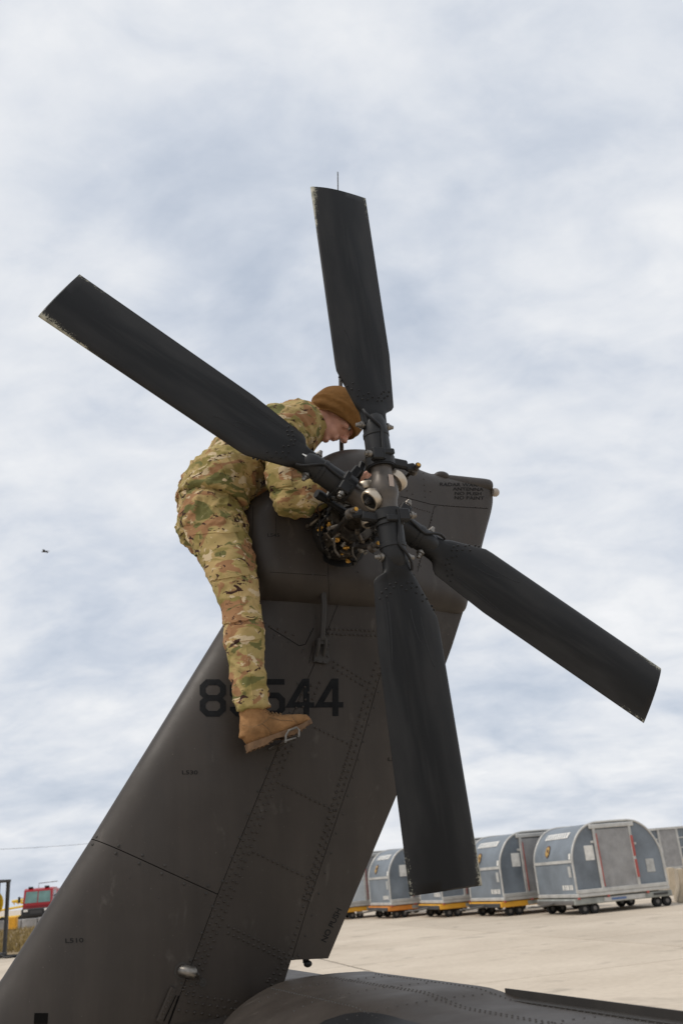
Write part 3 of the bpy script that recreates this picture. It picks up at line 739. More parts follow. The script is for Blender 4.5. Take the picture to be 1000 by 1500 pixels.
br.box(fin_pt(468, 942, 0.02)[0], (.045, .018, .022)); br.cyl(fin_pt(460, 941, 0.02)[0], fin_pt(478, 944, 0.02)[0], .008)
br.build('strut_bracket', 'drab_dark', strut, 40)

# --- steps: the fold-out one under the boot (both faces), the stowed one low on the fin
def foot_step(side):
    mb = MB(); a = fin_pt(404, 1094)[0]
    f = lambda p, dy: Vector((p.x, (p.y-dy) if side > 0 else 2*YM-(p.y-dy), p.z))
    p0 = f(a, -0.02); p1 = f(a, 0.19); w = Vector((0.026, 0, 0.009))
    mb.tube([p0-w, p1-w], .005, 8); mb.tube([p0+w, p1+w], .005, 8)
    mb.box((p0+p1)/2, (.044, .19, .005), Matrix.Rotation(R(-14), 3, 'Y'))
    lp = Vector((.004, 0, .034)); mb.tube([p1-w, p1-w+lp*.6, p1-w*.6+lp, p1+w*.6+lp, p1+w+lp*.6, p1+w], .0045, 8)
    o = mb.build('foot_step', 'steel', heli, 40)
    return p0.lerp(p1, .5)
STEP_TOP = foot_step(1); foot_step(-1)
c, nn = fin_pt(276, 1423); mb = MB()
mb.tube([fin_pt(266, 1422, -.012)[0], fin_pt(270, 1422, .008)[0], fin_pt(282, 1423.5, .022)[0], fin_pt(283, 1423.6, .022)[0]], [.018, .0185, .0185, .014], 18)
st = mb.build('stowed_step', 'steel', heli, 45)
mb = MB().lathe(fin_pt(266, 1422, -.004)[0], nn, [(0, .026), (.005, .026), (.0055, .02), (0, .02)], 20); mb.tube([fin_pt(282, 1416, .012)[0], fin_pt(288, 1427, .020)[0], fin_pt(291, 1433, .008)[0]], .004, 8)
mb.build('step_latch', 'drab_dark', st)
mb = MB().lathe(fin_pt(297, 1439.5)[0], nn, [(0, .013), (.003, .013), (.003, .009), (.0015, .009), (.0015, .004), (.004, .004)], 16); mb.build('fuel_drain', 'drab_dark', heli)
mb = MB()
a, b = fin_pt(253, 1447, .006)[0], fin_pt(232, 1496, .008)[0]
for off in (0,):
    d = (b-a).normalized(); s = d.cross(nn).normalized()*.011
    mb.add([a+s, a-s, b-s, b+s, a+s*.7+nn*.008, a-s*.7+nn*.008, b-s*.7+nn*.008, b+s*.7+nn*.008], [(0, 1, 2, 3), (4, 5, 6, 7), (0, 1, 5, 4), (1, 2, 6, 5), (2, 3, 7, 6), (3, 0, 4, 7)])
for k in range(6): mb.dome(a.lerp(b, (k+.4)/6)+nn*.008, nn, .0045, .004, 6)
mb.build('hinge_strap', 'drab', heli, 40)
seam([(262, 1459), (247, 1500)], .006, off=.0016); seam([(258, 1458), (240, 1496)], .003, off=.0016)
mb = MB(); pl = [fin_pt(x, y, .002)[0] for x, y in ((51, 1484), (71, 1484), (70, 1500), (50, 1500))]; mb.add(pl, [(0, 1, 2, 3)]); mb.build('vent_slot', 'joint', heli, 0)
mb = MB().tube([Vector((-.175, YM, 1.25)), Vector((-.175, YM, 1.235))], .012, 10).ell((-.172, YM-.01, 1.232), .016, .013, .012); mb.build('drain_knob', 'black_rubber', heli)

# --- tail boom below, tail wheel (mostly out of the picture)
mb = MB(); secs = []
for x, r1, r2, zc in ((-5.2, .36, .46, .98), (-3.6, .32, .40, .97), (-2.2, .28, .34, .95), (-1.3, .24, .27, .93), (-.8, .21, .22, .93), (-.45, .17, .17, .95), (-.28, .10, .10, .97)):
    secs.append(((x, YM, zc), (0, r1, 0), (0, 0, r2)))
mb.loft(secs, 36); mb.build('tail_boom', 'drab', heli, 60)
mb = MB().tube([(-.95, YM, .80), (-.72, YM, .36)], [.045, .038], 16); mb.tube([(-.72, YM-.12, .30), (-.73, YM-.12, .20)], .022); mb.tube([(-.72, YM+.12, .30), (-.73, YM+.12, .20)], .022)
mb.box((-.72, YM, .33), (.09, .30, .07), None, .012); mb.cyl((-.73, YM-.15, .20), (-.73, YM+.15, .20), .018); mb.build('tail_wheel_leg', 'drab', heli)
wh = MB().lathe((-.73, YM-.075, .20), (0, 1, 0), [(0, .10), (.0, .15), (.02, .185), (.05, .20), (.10, .20), (.13, .185), (.15, .15), (.15, .10)], 32).build('tail_wheel', 'tyre', heli, 60)
MB().lathe((-.73, YM-.07, .20), (0, 1, 0), [(0, .03), (.01, .10), (.13, .10), (.14, .03)], 24).build('rim', 'rim', wh)

# --- stabilator: aerofoil running from the fin foot out towards and away from the viewer
_sx = lambda x: -.018+(x+.018)*.91
STOP = [(_sx(x), z-.019) for x, z in ((-.680, 1.105), (-.678, 1.118), (-.668, 1.134), (-.65, 1.150), (-.62, 1.166), (-.58, 1.180), (-.52, 1.192), (-.44, 1.200), (-.34, 1.2045), (-.22, 1.2050), (-.12, 1.2025), (-.018, 1.198))]
SBOT = [(_sx(x), z-.019) for x, z in ((-.680, 1.104), (-.672, 1.090), (-.65, 1.076), (-.58, 1.062), (-.44, 1.056), (-.22, 1.10), (-.018, 1.190))]
def stab_prof(y): return catmull(STOP, 3, False), catmull(SBOT, 4, False)
def stab_dz(y):
    d = abs(y-YM); return .021*sstep(1.26, 1.00, d)
def stabilator_half(y0, y1, round_root):
    mb = MB(); rings = []; t, b = stab_prof(0); n = 44
    for j in range(n+1):
        u = (j/n)**1.7; y = y0+(y1-y0)*u
        dr = abs(y-y0); k = math.sqrt(max(0.0, 1-(1-min(dr/.40, 1))**2)); kz_ = math.sqrt(max(0.0, 1-(1-min(dr/.10, 1))**2))*.9+.1
        zc = 1.115
        g_ = lambda x: -.018+(x+.018)*(.40+.60*k)
        rings.append([(g_(x), y, zc+(z-zc)*kz_+stab_dz(y)*sstep(-.62, -.40, x)) for x, z in t]+[(g_(x), y, zc+(z-zc)*kz_) for x, z in reversed(b)])
    W = len(rings[0])
    mb.add([p for r in rings for p in r], [(j*W+i, j*W+(i+1) % W, (j+1)*W+(i+1) % W, (j+1)*W+i) for j in range(n) for i in range(W)]+[tuple(range(W)), tuple(n*W+i for i in range(W-1, -1, -1))])
    return mb
YR = 0.60
stab = stabilator_half(YR, -1.32, True).build('stabilator', 'drab', heli, 50)
stabilator_half(2*YM-YR, 2*YM+1.32, True).build('stabilator', 'drab', heli, 50).location = (0, 0, -.032)
MB().cyl((-.33, YR-.1, 1.13), (-.33, 2*YM-YR+.1, 1.13), .05).build('stabilator_shaft', 'drab_dark', heli)
ttop, _ = stab_prof(0)
def stz(x): return interp([(a, b) for a, b in ttop], x)
mb = MB(); mb.box((-.015, (-.42-1.32)/2, 1.189), (.005, .90, .026)); mb.box((-.034, (-.42-1.32)/2, 1.1825), (.032, .90, .003))
mb.build('gurney_strip', 'drab_dark', stab, 0)
mb = MB()
def srow(x0, y0, x1, y1, step, r=.0032):
    n = int(math.hypot(x1-x0, y1-y0)/step)
    for k in range(n+1):
        t = k/n; x = x0+(x1-x0)*t; y = y0+(y1-y0)*t
        nx = -(stz(x+.004)-stz(x-.004))/.008; mb.dome((x, y, stz(x)+stab_dz(y)*sstep(-.62, -.40, x)), (nx, 0, 1), r)
for x in (-.055, -.20, -.215, -.42): srow(x, .34, x, -1.30, .024)
for y in (.22, -.10, -.42, -.9): srow(-.50, y, -.06, y, .026)
tag(mb.build('rivets', 'drab_dark', stab, 180), kind='stuff')
# black abrasion boot on the leading edge
mb = MB(); vs = []
ys = [-.32-.99*k/36 for k in range(37)]
for y in ys:
    k = math.sqrt(max(0, 1-(1-min((-.32-y)/.22+.0001, 1))**2)); xe = -.617+.235*k
    for i in range(13):
        x = -.6195+(xe+.6195)*(i/12)**1.6; vs.append((x, y, stz(x)+stab_dz(y)*sstep(-.62, -.40, x)+.0022))
mb.add(vs, [(j*13+i, j*13+i+1, (j+1)*13+i+1, (j+1)*13+i) for j in range(36) for i in range(12)])
mb.build('abrasion_boot', 'black_rubber', stab, 60)
mb = MB().box((-.225, .50, 1.175), (.035, .10, .05), None, .008).cyl((-.245, .47, 1.195), (-.19, .47, 1.195), .013)
mb.build('stabilator_hinge', 'dark_metal', heli)

# --- tail rotor --------------------------------------------------------------------------
# rotor frame: X right (aft), Z up, Y away; near beam at y=0, far beam at y=.14; blade frame: x outward, y to its left as seen, z to the viewer
AZ = R(2.61); SC = R(55); HZ = HUB.z
def blade_matrix(ang, y):
    """ang: anticlockwise from up as seen by the viewer"""
    o = Vector((-math.sin(ang), 0, math.cos(ang)))         # outward
    l = Vector((-math.cos(ang), 0, -math.sin(ang)))        # left-hand side looking outward
    v = Vector((0, -1, 0))
    M = Matrix((o, l, v)).transposed().to_4x4(); M.translation = Vector((0, y, HZ)); return M
def edge_l(r): return interp([(.27, .050), (.315, .052), (.332, .057), (.348, .070), (.50, .131), (.53, .133), (1.397, .133)], r)
def edge_r(r): return interp([(.27, -.050), (.315, -.052), (.332, -.060), (.350, -.096), (.60, -.117), (1.397, -.127)], r)
def blade_mesh():
    mb = MB(); rs = [.27, .29, .315, .33, .345, .36, .375, .40, .43, .47, .50, .515, .53, .56, .60, .68, .78, .9, 1.02, 1.14, 1.26, 1.36, 1.392, 1.397]
    rings = []; NC = 20
    for r in rs:
        a, b = edge_r(r), edge_l(r); k = sstep(.31, .365, r); tw = R(1.5)*k
        top = []; bot = []
        for i in range(NC+1):
            s = 0.5-0.5*math.cos(math.pi*i/NC)
            y = b+(a-b)*s                                   # s = 0 at the leading (left) edge
            neck = 0.030*math.sqrt(max(0, 1-(2*s-1)**4))
            th = 0.0145*naca(s)/NMAX+0.0012
            cam_ = 0.006*math.sin(math.pi*s)**1.0*k        # hollow towards the viewer
            t = neck*(1-k)+th*k
            if r > 1.395: t *= .6
            yy = y*math.cos(tw); zo = y*math.sin(tw)
            top.append((r, yy, cam_+t+zo)); bot.append((r, yy, cam_-t+zo))
        rings.append(top+bot[::-1])
    W = len(rings[0])
    mb.add([p for q in rings for p in q], [(j*W+i, j*W+(i+1) % W, (j+1)*W+(i+1) % W, (j+1)*W+i) for j in range(len(rs)-1) for i in range(W)]+[tuple(range(W-1, -1, -1)), tuple((len(rs)-1)*W+i for i in range(W))])
    return mb
def blade_z(r, y):
    a, b = edge_r(r), edge_l(r); s = min(max((y-b)/(a-b), 0), 1); k = sstep(.31, .365, r)
    return 0.006*math.sin(math.pi*s)*k + (0.030*math.sqrt(max(0, 1-(2*s-1)**4)))*(1-k)+(0.0145*naca(s)/NMAX+0.0012)*k + y*math.sin(R(1.5)*k)
def make_blade(ang, y, seed):
    rnd = random.Random(seed)
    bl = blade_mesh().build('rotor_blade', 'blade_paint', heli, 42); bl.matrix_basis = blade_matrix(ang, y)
    bo = MB()
    for r, yy in [(.372, .045), (.372, .025), (.386, .062), (.390, .038), (.400, .015), (.41, .055), (.415, .082), (.43, .098), (.372, -.02), (.376, -.042), (.388, -.03), (.392, -.058), (.404, -.075), (.408, -.045), (.425, -.085), (.44, .075), (.455, .118), (.47, .123), (.385, .0), (.42, -.06)]:
        bo.dome((r, yy, blade_z(r, yy)), (0, 0, 1), .0048, .004, 7); bo.dome((r, yy, blade_z(r, yy)+.0035), (0, 0, 1), .0022, .003, 5)
    tag(bo.build('bolts', 'blade_fitting', bl, 50), kind='stuff')
    # doubler ridges near the root
    rd = MB()
    for yy, r0, r1 in ((-.07, .43, .70), (-.058, .44, .66), (.055, .50, .68), (.02, .47, .60)):
        pts = [(r0+(r1-r0)*k/8, yy+(.0 if k < 8 else .004)-.02*(k/8)**2*(1 if yy < 0 else -1), blade_z(r0+(r1-r0)*k/8, yy-.02*(k/8)**2*(1 if yy < 0 else -1))-.0006) for k in range(9)]
        rd.tube(pts, .0016, 5)
    rd.build('doubler_edge', 'blade_fitting', bl)
    # sleeve from the hub to the blade neck
    sl = MB().lathe((.088, 0, 0), (1, 0, 0), [(0, .044), (0, .054), (.012, .054), (.014, .050), (.045, .050), (.047, .054), (.060, .054), (.062, .049), (.130, .048), (.132, .0505), (.146, .0505), (.148, .047), (.185, .046), (.192, .044), (.215, .038), (.225, .028)], 28)
    sl.box((.27, 0, 0), (.075, .088, .062), None, .016)
    sl.build('blade_sleeve', 'blade_fitting', bl, 40)
    # blade bolts through the neck
    for s in (1, -1):
        MB().lathe((.268, s*.044, .0), (0, s, 0), [(0, .013), (.006, .013), (.0065, .0165), (.014, .0165), (.0145, .011), (.024, .011), (.0245, .0085), (.034, .0075), (.036, .003)], 12).build('blade_bolt', 'steel', bl, 40)
    # pitch horn on the right-hand side with its clamp block
    ph = MB(); ph.lathe((.093, 0, 0), (1, 0, 0), [(0, .051), (0, .057), (.034, .057), (.034, .051)], 24, True)
    ph.box((.112, -.078, .000), (.036, .070, .026), Matrix.Rotation(R(-8), 3, 'Z'), .006); ph.box((.100, -.125, .0), (.030, .045, .020), Matrix.Rotation(R(12), 3, 'Z'), .006)
    ph.box((.122, .034, .050), (.048, .046, .034), None, .005); ph.box((.135, -.012, .056), (.024, .05, .012), None, .004)
    ph.build('pitch_horn', 'blade_fitting', bl, 35)
    MB().lathe((.122, .055, .052), (0, 1, 0), [(0, .010), (.008, .010), (.0085, .014), (.02, .014), (.021, .009), (.03, .009)], 10).build('horn_bolt', 'steel', bl, 40)
    # rod end hanging from the horn
    re = MB().lathe((.095, -.145, -.012), (0.15, 0.1, 1), [(-.014, .012), (-.012, .019), (.012, .019), (.014, .012)], 16); re.lathe((.093, -.147, .004), (0.15, .1, 1), [(0, .009), (.02, .009), (.021, .012), (.028, .012)], 8)
    re.build('rod_end', 'hub_metal', bl, 40)
    MB().lathe((.096, -.144, .030), (0.15, .1, 1), [(0, .008), (.006, .008), (.007, .004)], 6).build('lock_nut', 'brass', bl)
    # heater harness along the sleeve
    MB().tube(catmull([(.10, .012, .060), (.14, .010, .060), (.19, .004, .055), (.235, .000, .052), (.27, .026, .048), (.30, .046, .036), (.325, .050, .022)], 6, False), .0055, 8).build('heater_harness', 'black_rubber', bl)
    return bl
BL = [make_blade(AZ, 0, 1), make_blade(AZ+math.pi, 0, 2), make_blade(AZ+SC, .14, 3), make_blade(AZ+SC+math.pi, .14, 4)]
# pale arrow on the upper-left blade neck
MB().add([(.295, .006, .0325), (.30, -.012, .0325), (.306, -.005, .0325), (.325, .0, .0325), (.326, .004, .0325), (.305, .004, .0325)], [(0, 1, 2, 5), (2, 3, 4, 5)]).build('arrow_mark', 'white_mark', BL[2], 0)
# beams and hub
hub = MB(); pairs = []
for ang, y in ((AZ, 0.0), (AZ+SC, .14)):
    o = Vector((-math.sin(ang), 0, math.cos(ang))); c = Vector((0, y, HZ))
    hub.lathe(c-o*.10, o, [(0, .040), (.03, .040), (.055, .043), (.075, .051), (.10, .054), (.125, .051), (.145, .043), (.17, .040), (.20, .040)], 26)
    e = Vector((-math.sin(ang-SC), 0, math.cos(ang-SC))); pairs.append((c, e))
    hub.tube([c-e*.075, c-e*.03, c+e*.03, c+e*.075], [.024, .036, .036, .024], 18)
hubo = hub.build('rotor_hub', 'hub_metal', heli, 50)
for c, e in pairs:
    for s in (1, -1):
        b = MB().lathe(c+e*s*.055, e*s, [(0, .026), (0, .039), (.003, .0415), (.028, .0415), (.031, .0395), (.031, .0335), (.026, .0325), (.022, .026)], 28)
        bo_ = b.build('bearing_ring', 'bearing_metal', hubo, 40)
        MB().lathe(c+e*s*.055, e*s, [(.010, .033), (.0275, .033), (.0285, .016), (.034, .015), (.036, .006)], 20).build('bearing_core', 'black_rubber', bo_, 40)
        MB().lathe(c+e*s*.055, e*s, [(.030, .012), (.046, .012), (.048, .008), (.052, .007)], 8).build('bearing_bolt', 'dark_metal', bo_, 40)
mb = MB(); vs = []
for i in range(5):
    for j in (0, 1):
        a = R(-100+14*j-20); z = HZ-.020+.012*i; vs.append((math.cos(R(-95+22*j))*.0547-.0, math.sin(R(-95+22*j))*.0547, z+.012))
mb.add(vs, [(2*i, 2*i+1, 2*i+3, 2*i+2) for i in range(4)]); mb.build('part_plate', 'decal_pale', hubo, 0)

# gearbox, shaft and pitch-change mechanism between hub and fairing
AX = Vector((0, 1, 0))
sh = MB().lathe((0, .02, HZ), AX, [(0, .036), (.16, .036), (.165, .046), (.20, .046), (.205, .040), (.30, .042), (.305, .058), (.34, .058)], 26)
gear = sh.build('rotor_shaft', 'grimy_metal', heli, 40)
gb = MB().lathe((0, .36, HZ), AX, [(0, .06), (.0, .085), (.018, .088), (.02, .098), (.05, .100), (.055, .122), (.075, .124), (.08, .110), (.13, .112), (.135, .128), (.155, .130), (.16, .12), (.22, .13)], 40)
gbo = gb.build('gearbox_housing', 'dark_metal', heli, 40)
rg = MB().lathe((0, .30, HZ), AX, [(0, .062), (0, .094), (.006, .098), (.018, .098), (.024, .094), (.024, .062)], 40, True)
for k in range(8):
    a = 2*math.pi*k/8; d = Vector((math.cos(a), 0, math.sin(a)))
    rg.box(Vector((0, .312, HZ))+d*.104, (.022, .024, .022), Matrix.Rotation(-a, 3, 'Y'), .004)
swash = rg.build('swashplate', 'grimy_metal', heli, 40)
bo = MB()
for k in range(24):
    a = 2*math.pi*k/24
    for rr, yy, sz in ((.117, .413, .0055), (.123, .493, .006)):
        p = Vector((rr*math.cos(a), yy, HZ+rr*math.sin(a))); bo.lathe(p, (0, -1, 0), [(0, sz), (.007, sz), (.008, sz*.5), (.013, sz*.45)], 6)
tag(bo.build('flange_bolts', 'steel', gbo, 40), kind='stuff')
# open scalloped ring, brackets and clutter round the housing
rnd = random.Random(11)
for k in range(9):
    a = 2*math.pi*k/9+.3; d = Vector((math.cos(a), 0, math.sin(a))); t = Vector((-math.sin(a), 0, math.cos(a)))
    b = MB(); yy = .36+rnd.uniform(-.03, .05); c = Vector((0, yy, HZ))+d*(.112+rnd.uniform(0, .018))
    Mx = Matrix((d, AX, t)).transposed()
    b.box(c, (.016, rnd.uniform(.03, .07), rnd.uniform(.025, .055)), Mx, .003)
    b.box(c+AX*.03+t*.015, (.01, .03, .02), Mx, .002)
    b.cyl(c-t*.03, c+t*.034, .0055, 8); b.dome(c+d*.01, d, .008, .007, 6)
    b.build('bracket', rnd.choice(['dark_metal', 'grimy_metal', 'drab_dark']), gbo, 35)
for k in range(10):
    a = 2*math.pi*k/10+.1; h = MB(); pts = []
    for q in range(5):
        aa = a+q*.22*rnd.uniform(.5, 1.3); rr = .10+.045*math.sin(q*.8+rnd.random())+.01*rnd.random()
        pts.append((rr*math.cos(aa), .26+q*.055+rnd.uniform(-.02, .02), HZ+rr*math.sin(aa)))
    h.tube(catmull(pts, 5, False), rnd.choice([.0028, .0035, .005]), 6)
    h.build('hose', rnd.choice(['black_rubber', 'black_rubber', 'grimy_metal', 'steel']), gbo)
for k in range(8):
    a = rnd.uniform(0, 2*math.pi); rr = rnd.uniform(.105, .14); p = Vector((rr*math.cos(a), rnd.uniform(.28, .44), HZ+rr*math.sin(a)))
    d = Vector((rnd.uniform(-1, 1), rnd.uniform(-1, -.2), rnd.uniform(-1, 1))).normalized()
    MB().lathe(p, d, [(0, .007), (.008, .007), (.009, .010), (.015, .010), (.016, .006), (.026, .005)], 8).build('fitting', 'brass' if k < 5 else 'steel', gbo, 40)
# pitch links from the rod ends to the swashplate
for bl in BL:
    a = bl.matrix_basis @ Vector((.095, -.145, -.012)); d = Vector((a.x, 0, a.z-HZ)).normalized()
    b = Vector((0, .312, HZ))+d*.108
    l = MB(); v = (b-a)
    l.tube([a, a+v*.14, a+v*.15, a+v*.3, a+v*.32, a+v*.68, a+v*.70, a+v*.85, a+v*.86, b], [.0075, .0075, .012, .012, .0105, .0105, .012, .012, .0075, .0075], 12)
    l.lathe(b, d, [(-.012, .014), (-.01, .018), (.01, .018), (.012, .014)], 12)
    l.build('pitch_link', 'dark_metal', swash, 40)
# scissors arms and servo link, lower left of the housing
for a0 in (R(150), R(330)):
    mb = MB()
    d = Vector((math.cos(a0), 0, math.sin(a0))); c = Vector((0, 0, HZ))
    mb.tube([c+d*.055+AX*.20, c+d*.14+AX*.25, c+d*.105+AX*.31], [.012, .010, .012], 8)
    mb.lathe(c+d*.14+AX*.25, (-d.z, 0, d.x), [(-.02, .012), (-.018, .016), (.018, .016), (.02, .012)], 12)
    mb.build('scissors_arm', 'dark_metal', gbo, 40)
k0 = hp(467, 727, .25); k1 = hp(487, 738, .27); k2 = hp(507, 752, .29)
mb = MB().tube([k0, k1, k2], [.012, .014, .017], 10); mb.tube([k0+(k0-k1)*.25+Vector((0, -.01, 0)), k0+Vector((0, -.01, 0)), k0+(k1-k0)*.3+Vector((0, -.01, 0))], [.018, .021, .018], 12); mb.ell(k2, .022)
mb.tube([k1, hp(478, 757, .33), hp(470, 785, .37)], [.007, .007, .008], 8)
mb.build('bellcrank', 'blade_fitting', gbo, 50)
mb = MB().lathe((0, .505, HZ-.01), AX, [(-.026, .128), (-.018, .136), (.0, .138), (.03, .140)], 40); mb.build('gearbox_collar', 'black_rubber', gbo, 40)
# more rods, levers and cable runs round the swashplate
rn2 = random.Random(29)
for k in range(16):
    a = R(60+k*21+rn2.uniform(-8, 8)); d = Vector((math.cos(a), 0, math.sin(a))); t = Vector((-math.sin(a), 0, math.cos(a)))
    c = Vector((0, rn2.uniform(.24, .42), HZ))+d*rn2.uniform(.085, .135); b = MB()
    v = (AX*rn2.uniform(.3, 1)+t*rn2.uniform(-1, 1)+d*rn2.uniform(-.3, .5)).normalized(); ln = rn2.uniform(.05, .10)
    b.tube([c-v*ln*.5, c-v*ln*.3, c-v*ln*.28, c+v*ln*.28, c+v*ln*.3, c+v*ln*.5], [.005, .005, .0085, .0085, .005, .005], 8)
    b.lathe(c+v*ln*.5, t, [(-.008, .006), (-.007, .0115), (.007, .0115), (.008, .006)], 10); b.lathe(c-v*ln*.5, t, [(-.008, .006), (-.007, .0115), (.007, .0115), (.008, .006)], 10)
    b.build('control_link', rn2.choice(['dark_metal', 'grimy_metal', 'hub_metal', 'steel']), gbo, 40)
for k in range(14):
    a = rn2.uniform(R(100), R(330)); rr = rn2.uniform(.10, .15); p = Vector((rr*math.cos(a), rn2.uniform(.26, .46), HZ+rr*math.sin(a)))
    d = Vector((rn2.uniform(-1, 1), rn2.uniform(-1, -.2), rn2.uniform(-1, 1))).normalized(); sz = rn2.uniform(.6, 1.0)
    MB().lathe(p, d, [(0, .010*sz), (.012*sz, .010*sz), (.013*sz, .014*sz), (.02*sz, .014*sz), (.021*sz, .008*sz), (.03*sz, .007*sz)], 6).build('fitting', rn2.choice(['dark_metal', 'steel', 'grimy_metal', 'brass']), gbo, 40)

# ================================================================== PERSON
person_m = HM.copy()
def ring_secs(pts, ra, rb, lat=Vector((0, 1, 0))):
    """pts: centres; ra: half-size in the picture-side plane, rb: half-size along lat"""
    out = []; n = len(pts)
    for i in range(n):
        d = (Vector(pts[min(i+1, n-1)])-Vector(pts[max(i-1, 0)])).normalized()
        b = (lat-d*lat.dot(d)).normalized(); a = d.cross(b).normalized()
        out.append((pts[i], a*ra[i], b*rb[i]))
    return out
def ridged(v): return 1-abs(noise.noise(v))*2
mir = lambda p: Vector((p.x, 2*YM-p.y, p.z))
# joints, from where they show in the photograph and the depth at which they sit on the fin
HIP = hp(312, 742, .575)
LEG = [(306, 748, .615), (319, 778, .585), (330, 806, .545), (343, 848, .50), (353, 888, .475), (357, 935, .462), (362, 985, .455), (371, 1040, .45)]
LEGR = [.130, .123, .113, .096, .080, .076, .071, .061]
legp = [hp(*q) for q in LEG]
_lh = Vector((legp[0].x+.02, 2*YM-legp[0].y, legp[0].z)); _lk = Vector((-.13, 1.06, 2.80)); _la = Vector((-.10, .985, 2.30))
lleg = [_lh, _lh.lerp(_lk, .28), _lh.lerp(_lk, .58), _lh.lerp(_lk, .88), _lk.lerp(_la, .08), _lk.lerp(_la, .4), _lk.lerp(_la, .7), _la]
TOR = [(309, 742), (318, 716), (339, 690), (368, 663), (402, 643), (434, 629), (452, 622)]
torp = [hp(x, y, YM) for x, y in TOR]
TORA = [.140, .138, .130, .132, .132, .116, .080]; TORB = [.175, .178, .180, .195, .215, .200, .10]
SHO = hp(414, 636, .485); ELB = hp(427, 731, .40); WRI = hp(502, 708, .34)
HEAD_C = hp(491, 613, .655)
HPT = R(60); fD = Vector((math.cos(HPT), 0, -math.sin(HPT))); tD = Vector((math.sin(HPT), 0, math.cos(HPT))); sD = Vector((0, -1, 0))   # face, crown, right side
HR = Matrix((fD, sD, tD)).transposed()
H = lambda f, s, t: HEAD_C + (fD*f + sD*s + tD*t)*1.05
# ---- body (skin): head, neck, trunk, limbs, hands as one surface
bd = MB()
bd.loft(ring_secs(torp, [r*.78 for r in TORA], [r*.80 for r in TORB]), 20)
bd.loft(ring_secs([torp[5]+(torp[6]-torp[5])*.3, torp[6], H(-.050, 0, -.085), H(-.03, 0, -.03)], [.075, .060, .056, .055], [.085, .062, .056, .056]), 20)
for sgn in (1, -1):
    lg = legp if sgn > 0 else lleg
    bd.loft(ring_secs(lg, [r*.74 for r in LEGR], [r*.76 for r in LEGR]), 16)
    ar = [SHO, SHO.lerp(ELB, .5), ELB, ELB.lerp(WRI, .5), WRI]
    if sgn < 0:
        hl = Vector((.06, YM+.27, 3.10)); el = Vector((-.20, YM+.37, 3.12)); sh_ = mir(SHO); ar = [sh_, sh_.lerp(el, .5), el, el.lerp(hl, .5), hl]
    bd.tube(ar, [.052, .048, .042, .038, .029], 14)
# skull, jaw, face features
bd.ell(H(-.008, 0, .018), .094, .076, .092, HR, 24, 16)
bd.ell(H(.020, 0, -.005), .072, .066, .085, HR, 20, 14)
bd.ell(H(.034, 0, -.062), .050, .050, .050, HR, 18, 12)
bd.loft([(H(-.02, 0, -.055), fD*.050, sD*.058), (H(.020, 0, -.082), fD*.052, sD*.048), (H(.045, 0, -.100), fD*.036, sD*.032), (H(.062, 0, -.108), fD*.016, sD*.018)], 16)
bd.ell(H(.068, 0, -.102), .018, .021, .017, HR)                     # chin
bd.loft([(H(.084, 0, .020), fD*.010, sD*.010), (H(.098, 0, -.004), fD*.014, sD*.012), (H(.110, 0, -.022), fD*.018, sD*.0165), (H(.103, 0, -.036), fD*.014, sD*.017)], 12)   # nose
bd.ell(H(.084, .0, .032), .020, .060, .014, HR)                     # brow ridge
bd.ell(H(.083, 0, -.052), .014, .023, .008, HR); bd.ell(H(.080, 0, -.067), .014, .021, .009, HR)   # lips
for s in (1, -1): bd.ell(H(.055, s*.050, -.008), .026, .020, .022, HR); bd.ell(H(-.012, s*.074, -.008), .016, .010, .026, HR)   # cheek, ear
def hand(wr, fwd, side, palm, thumb_s, curl):
    """fwd: along the fingers, side: towards the little finger, palm: out of the palm"""
    mb = bd
    mb.loft([(wr-fwd*.02, side*.030, palm*.021), (wr+fwd*.02, side*.034, palm*.018), (wr+fwd*.06, side*.042, palm*.016), (wr+fwd*.095, side*.041, palm*.013)], 14)
    for k, (off, ln, r) in enumerate(((-.031, .072, .0088), (-.010, .080, .0092), (.012, .074, .0088), (.031, .058, .0078))):
        b = wr+fwd*.088+side*off; p = [b]; d = fwd.copy(); ax = side
        for seg, fr in enumerate((.45, .30, .25)):
            q = Matrix.Rotation(curl*(.8+.25*seg), 3, ax); d = q @ d; p.append(p[-1]+d*ln*fr)
        mb.tube(p, [r, r*.98, r*.9, r*.72], 10); mb.ell(p[-1], r*.72)
    t0 = wr+fwd*.025-side*.028; t1 = t0+fwd*.030-side*.026+palm*.010; t2 = t1+fwd*.030-side*.006+palm*.010; t3 = t2+fwd*.022+side*.004+palm*.006
    mb.tube([t0, t1, t2, t3], [.014, .0125, .0105, .0085], 10); mb.ell(t3, .0085)
fo = (WRI-ELB).normalized(); pal = (Vector((0, 0, -1))-fo*Vector((0, 0, -1)).dot(fo)).normalized(); sdv = fo.cross(pal).normalized()
hand(WRI+fo*.01, fo, sdv if sdv.y < 0 else -sdv, pal, 1, R(26) if sdv.y > 0 else R(-26))
fo2 = (hl-el).normalized(); pal2 = (Vector((0, 0, -1))-fo2*Vector((0, 0, -1)).dot(fo2)).normalized(); sd2 = fo2.cross(pal2).normalized()
hand(hl, fo2, sd2, pal2, -1, R(-8))
me = remesh(bd, .0055, 2, .5); me.name = 'person'
body = link_mesh('person', me, 'skin', None, 180); body.matrix_basis = person_m
tag(body, 'person in camouflage uniform and brown knit cap leaning over the tail rotor', 'person')
# eyes, brows
for s in (1, -1):
    e = MB().ell(H(.074, s*.031, .012), .0115, .0115, .0115).build('eye', 'eye_white', body, 180)
    MB().ell(H(.0825, s*.032, .011), .0045, .0055, .0055, HR).build('iris', 'iris', e, 180)
    MB().tube([H(.098, s*.012, .030), H(.098, s*.030, .036), H(.084, s*.050, .031)], [.004, .005, .003], 6).build('eyebrow', 'hair', body)
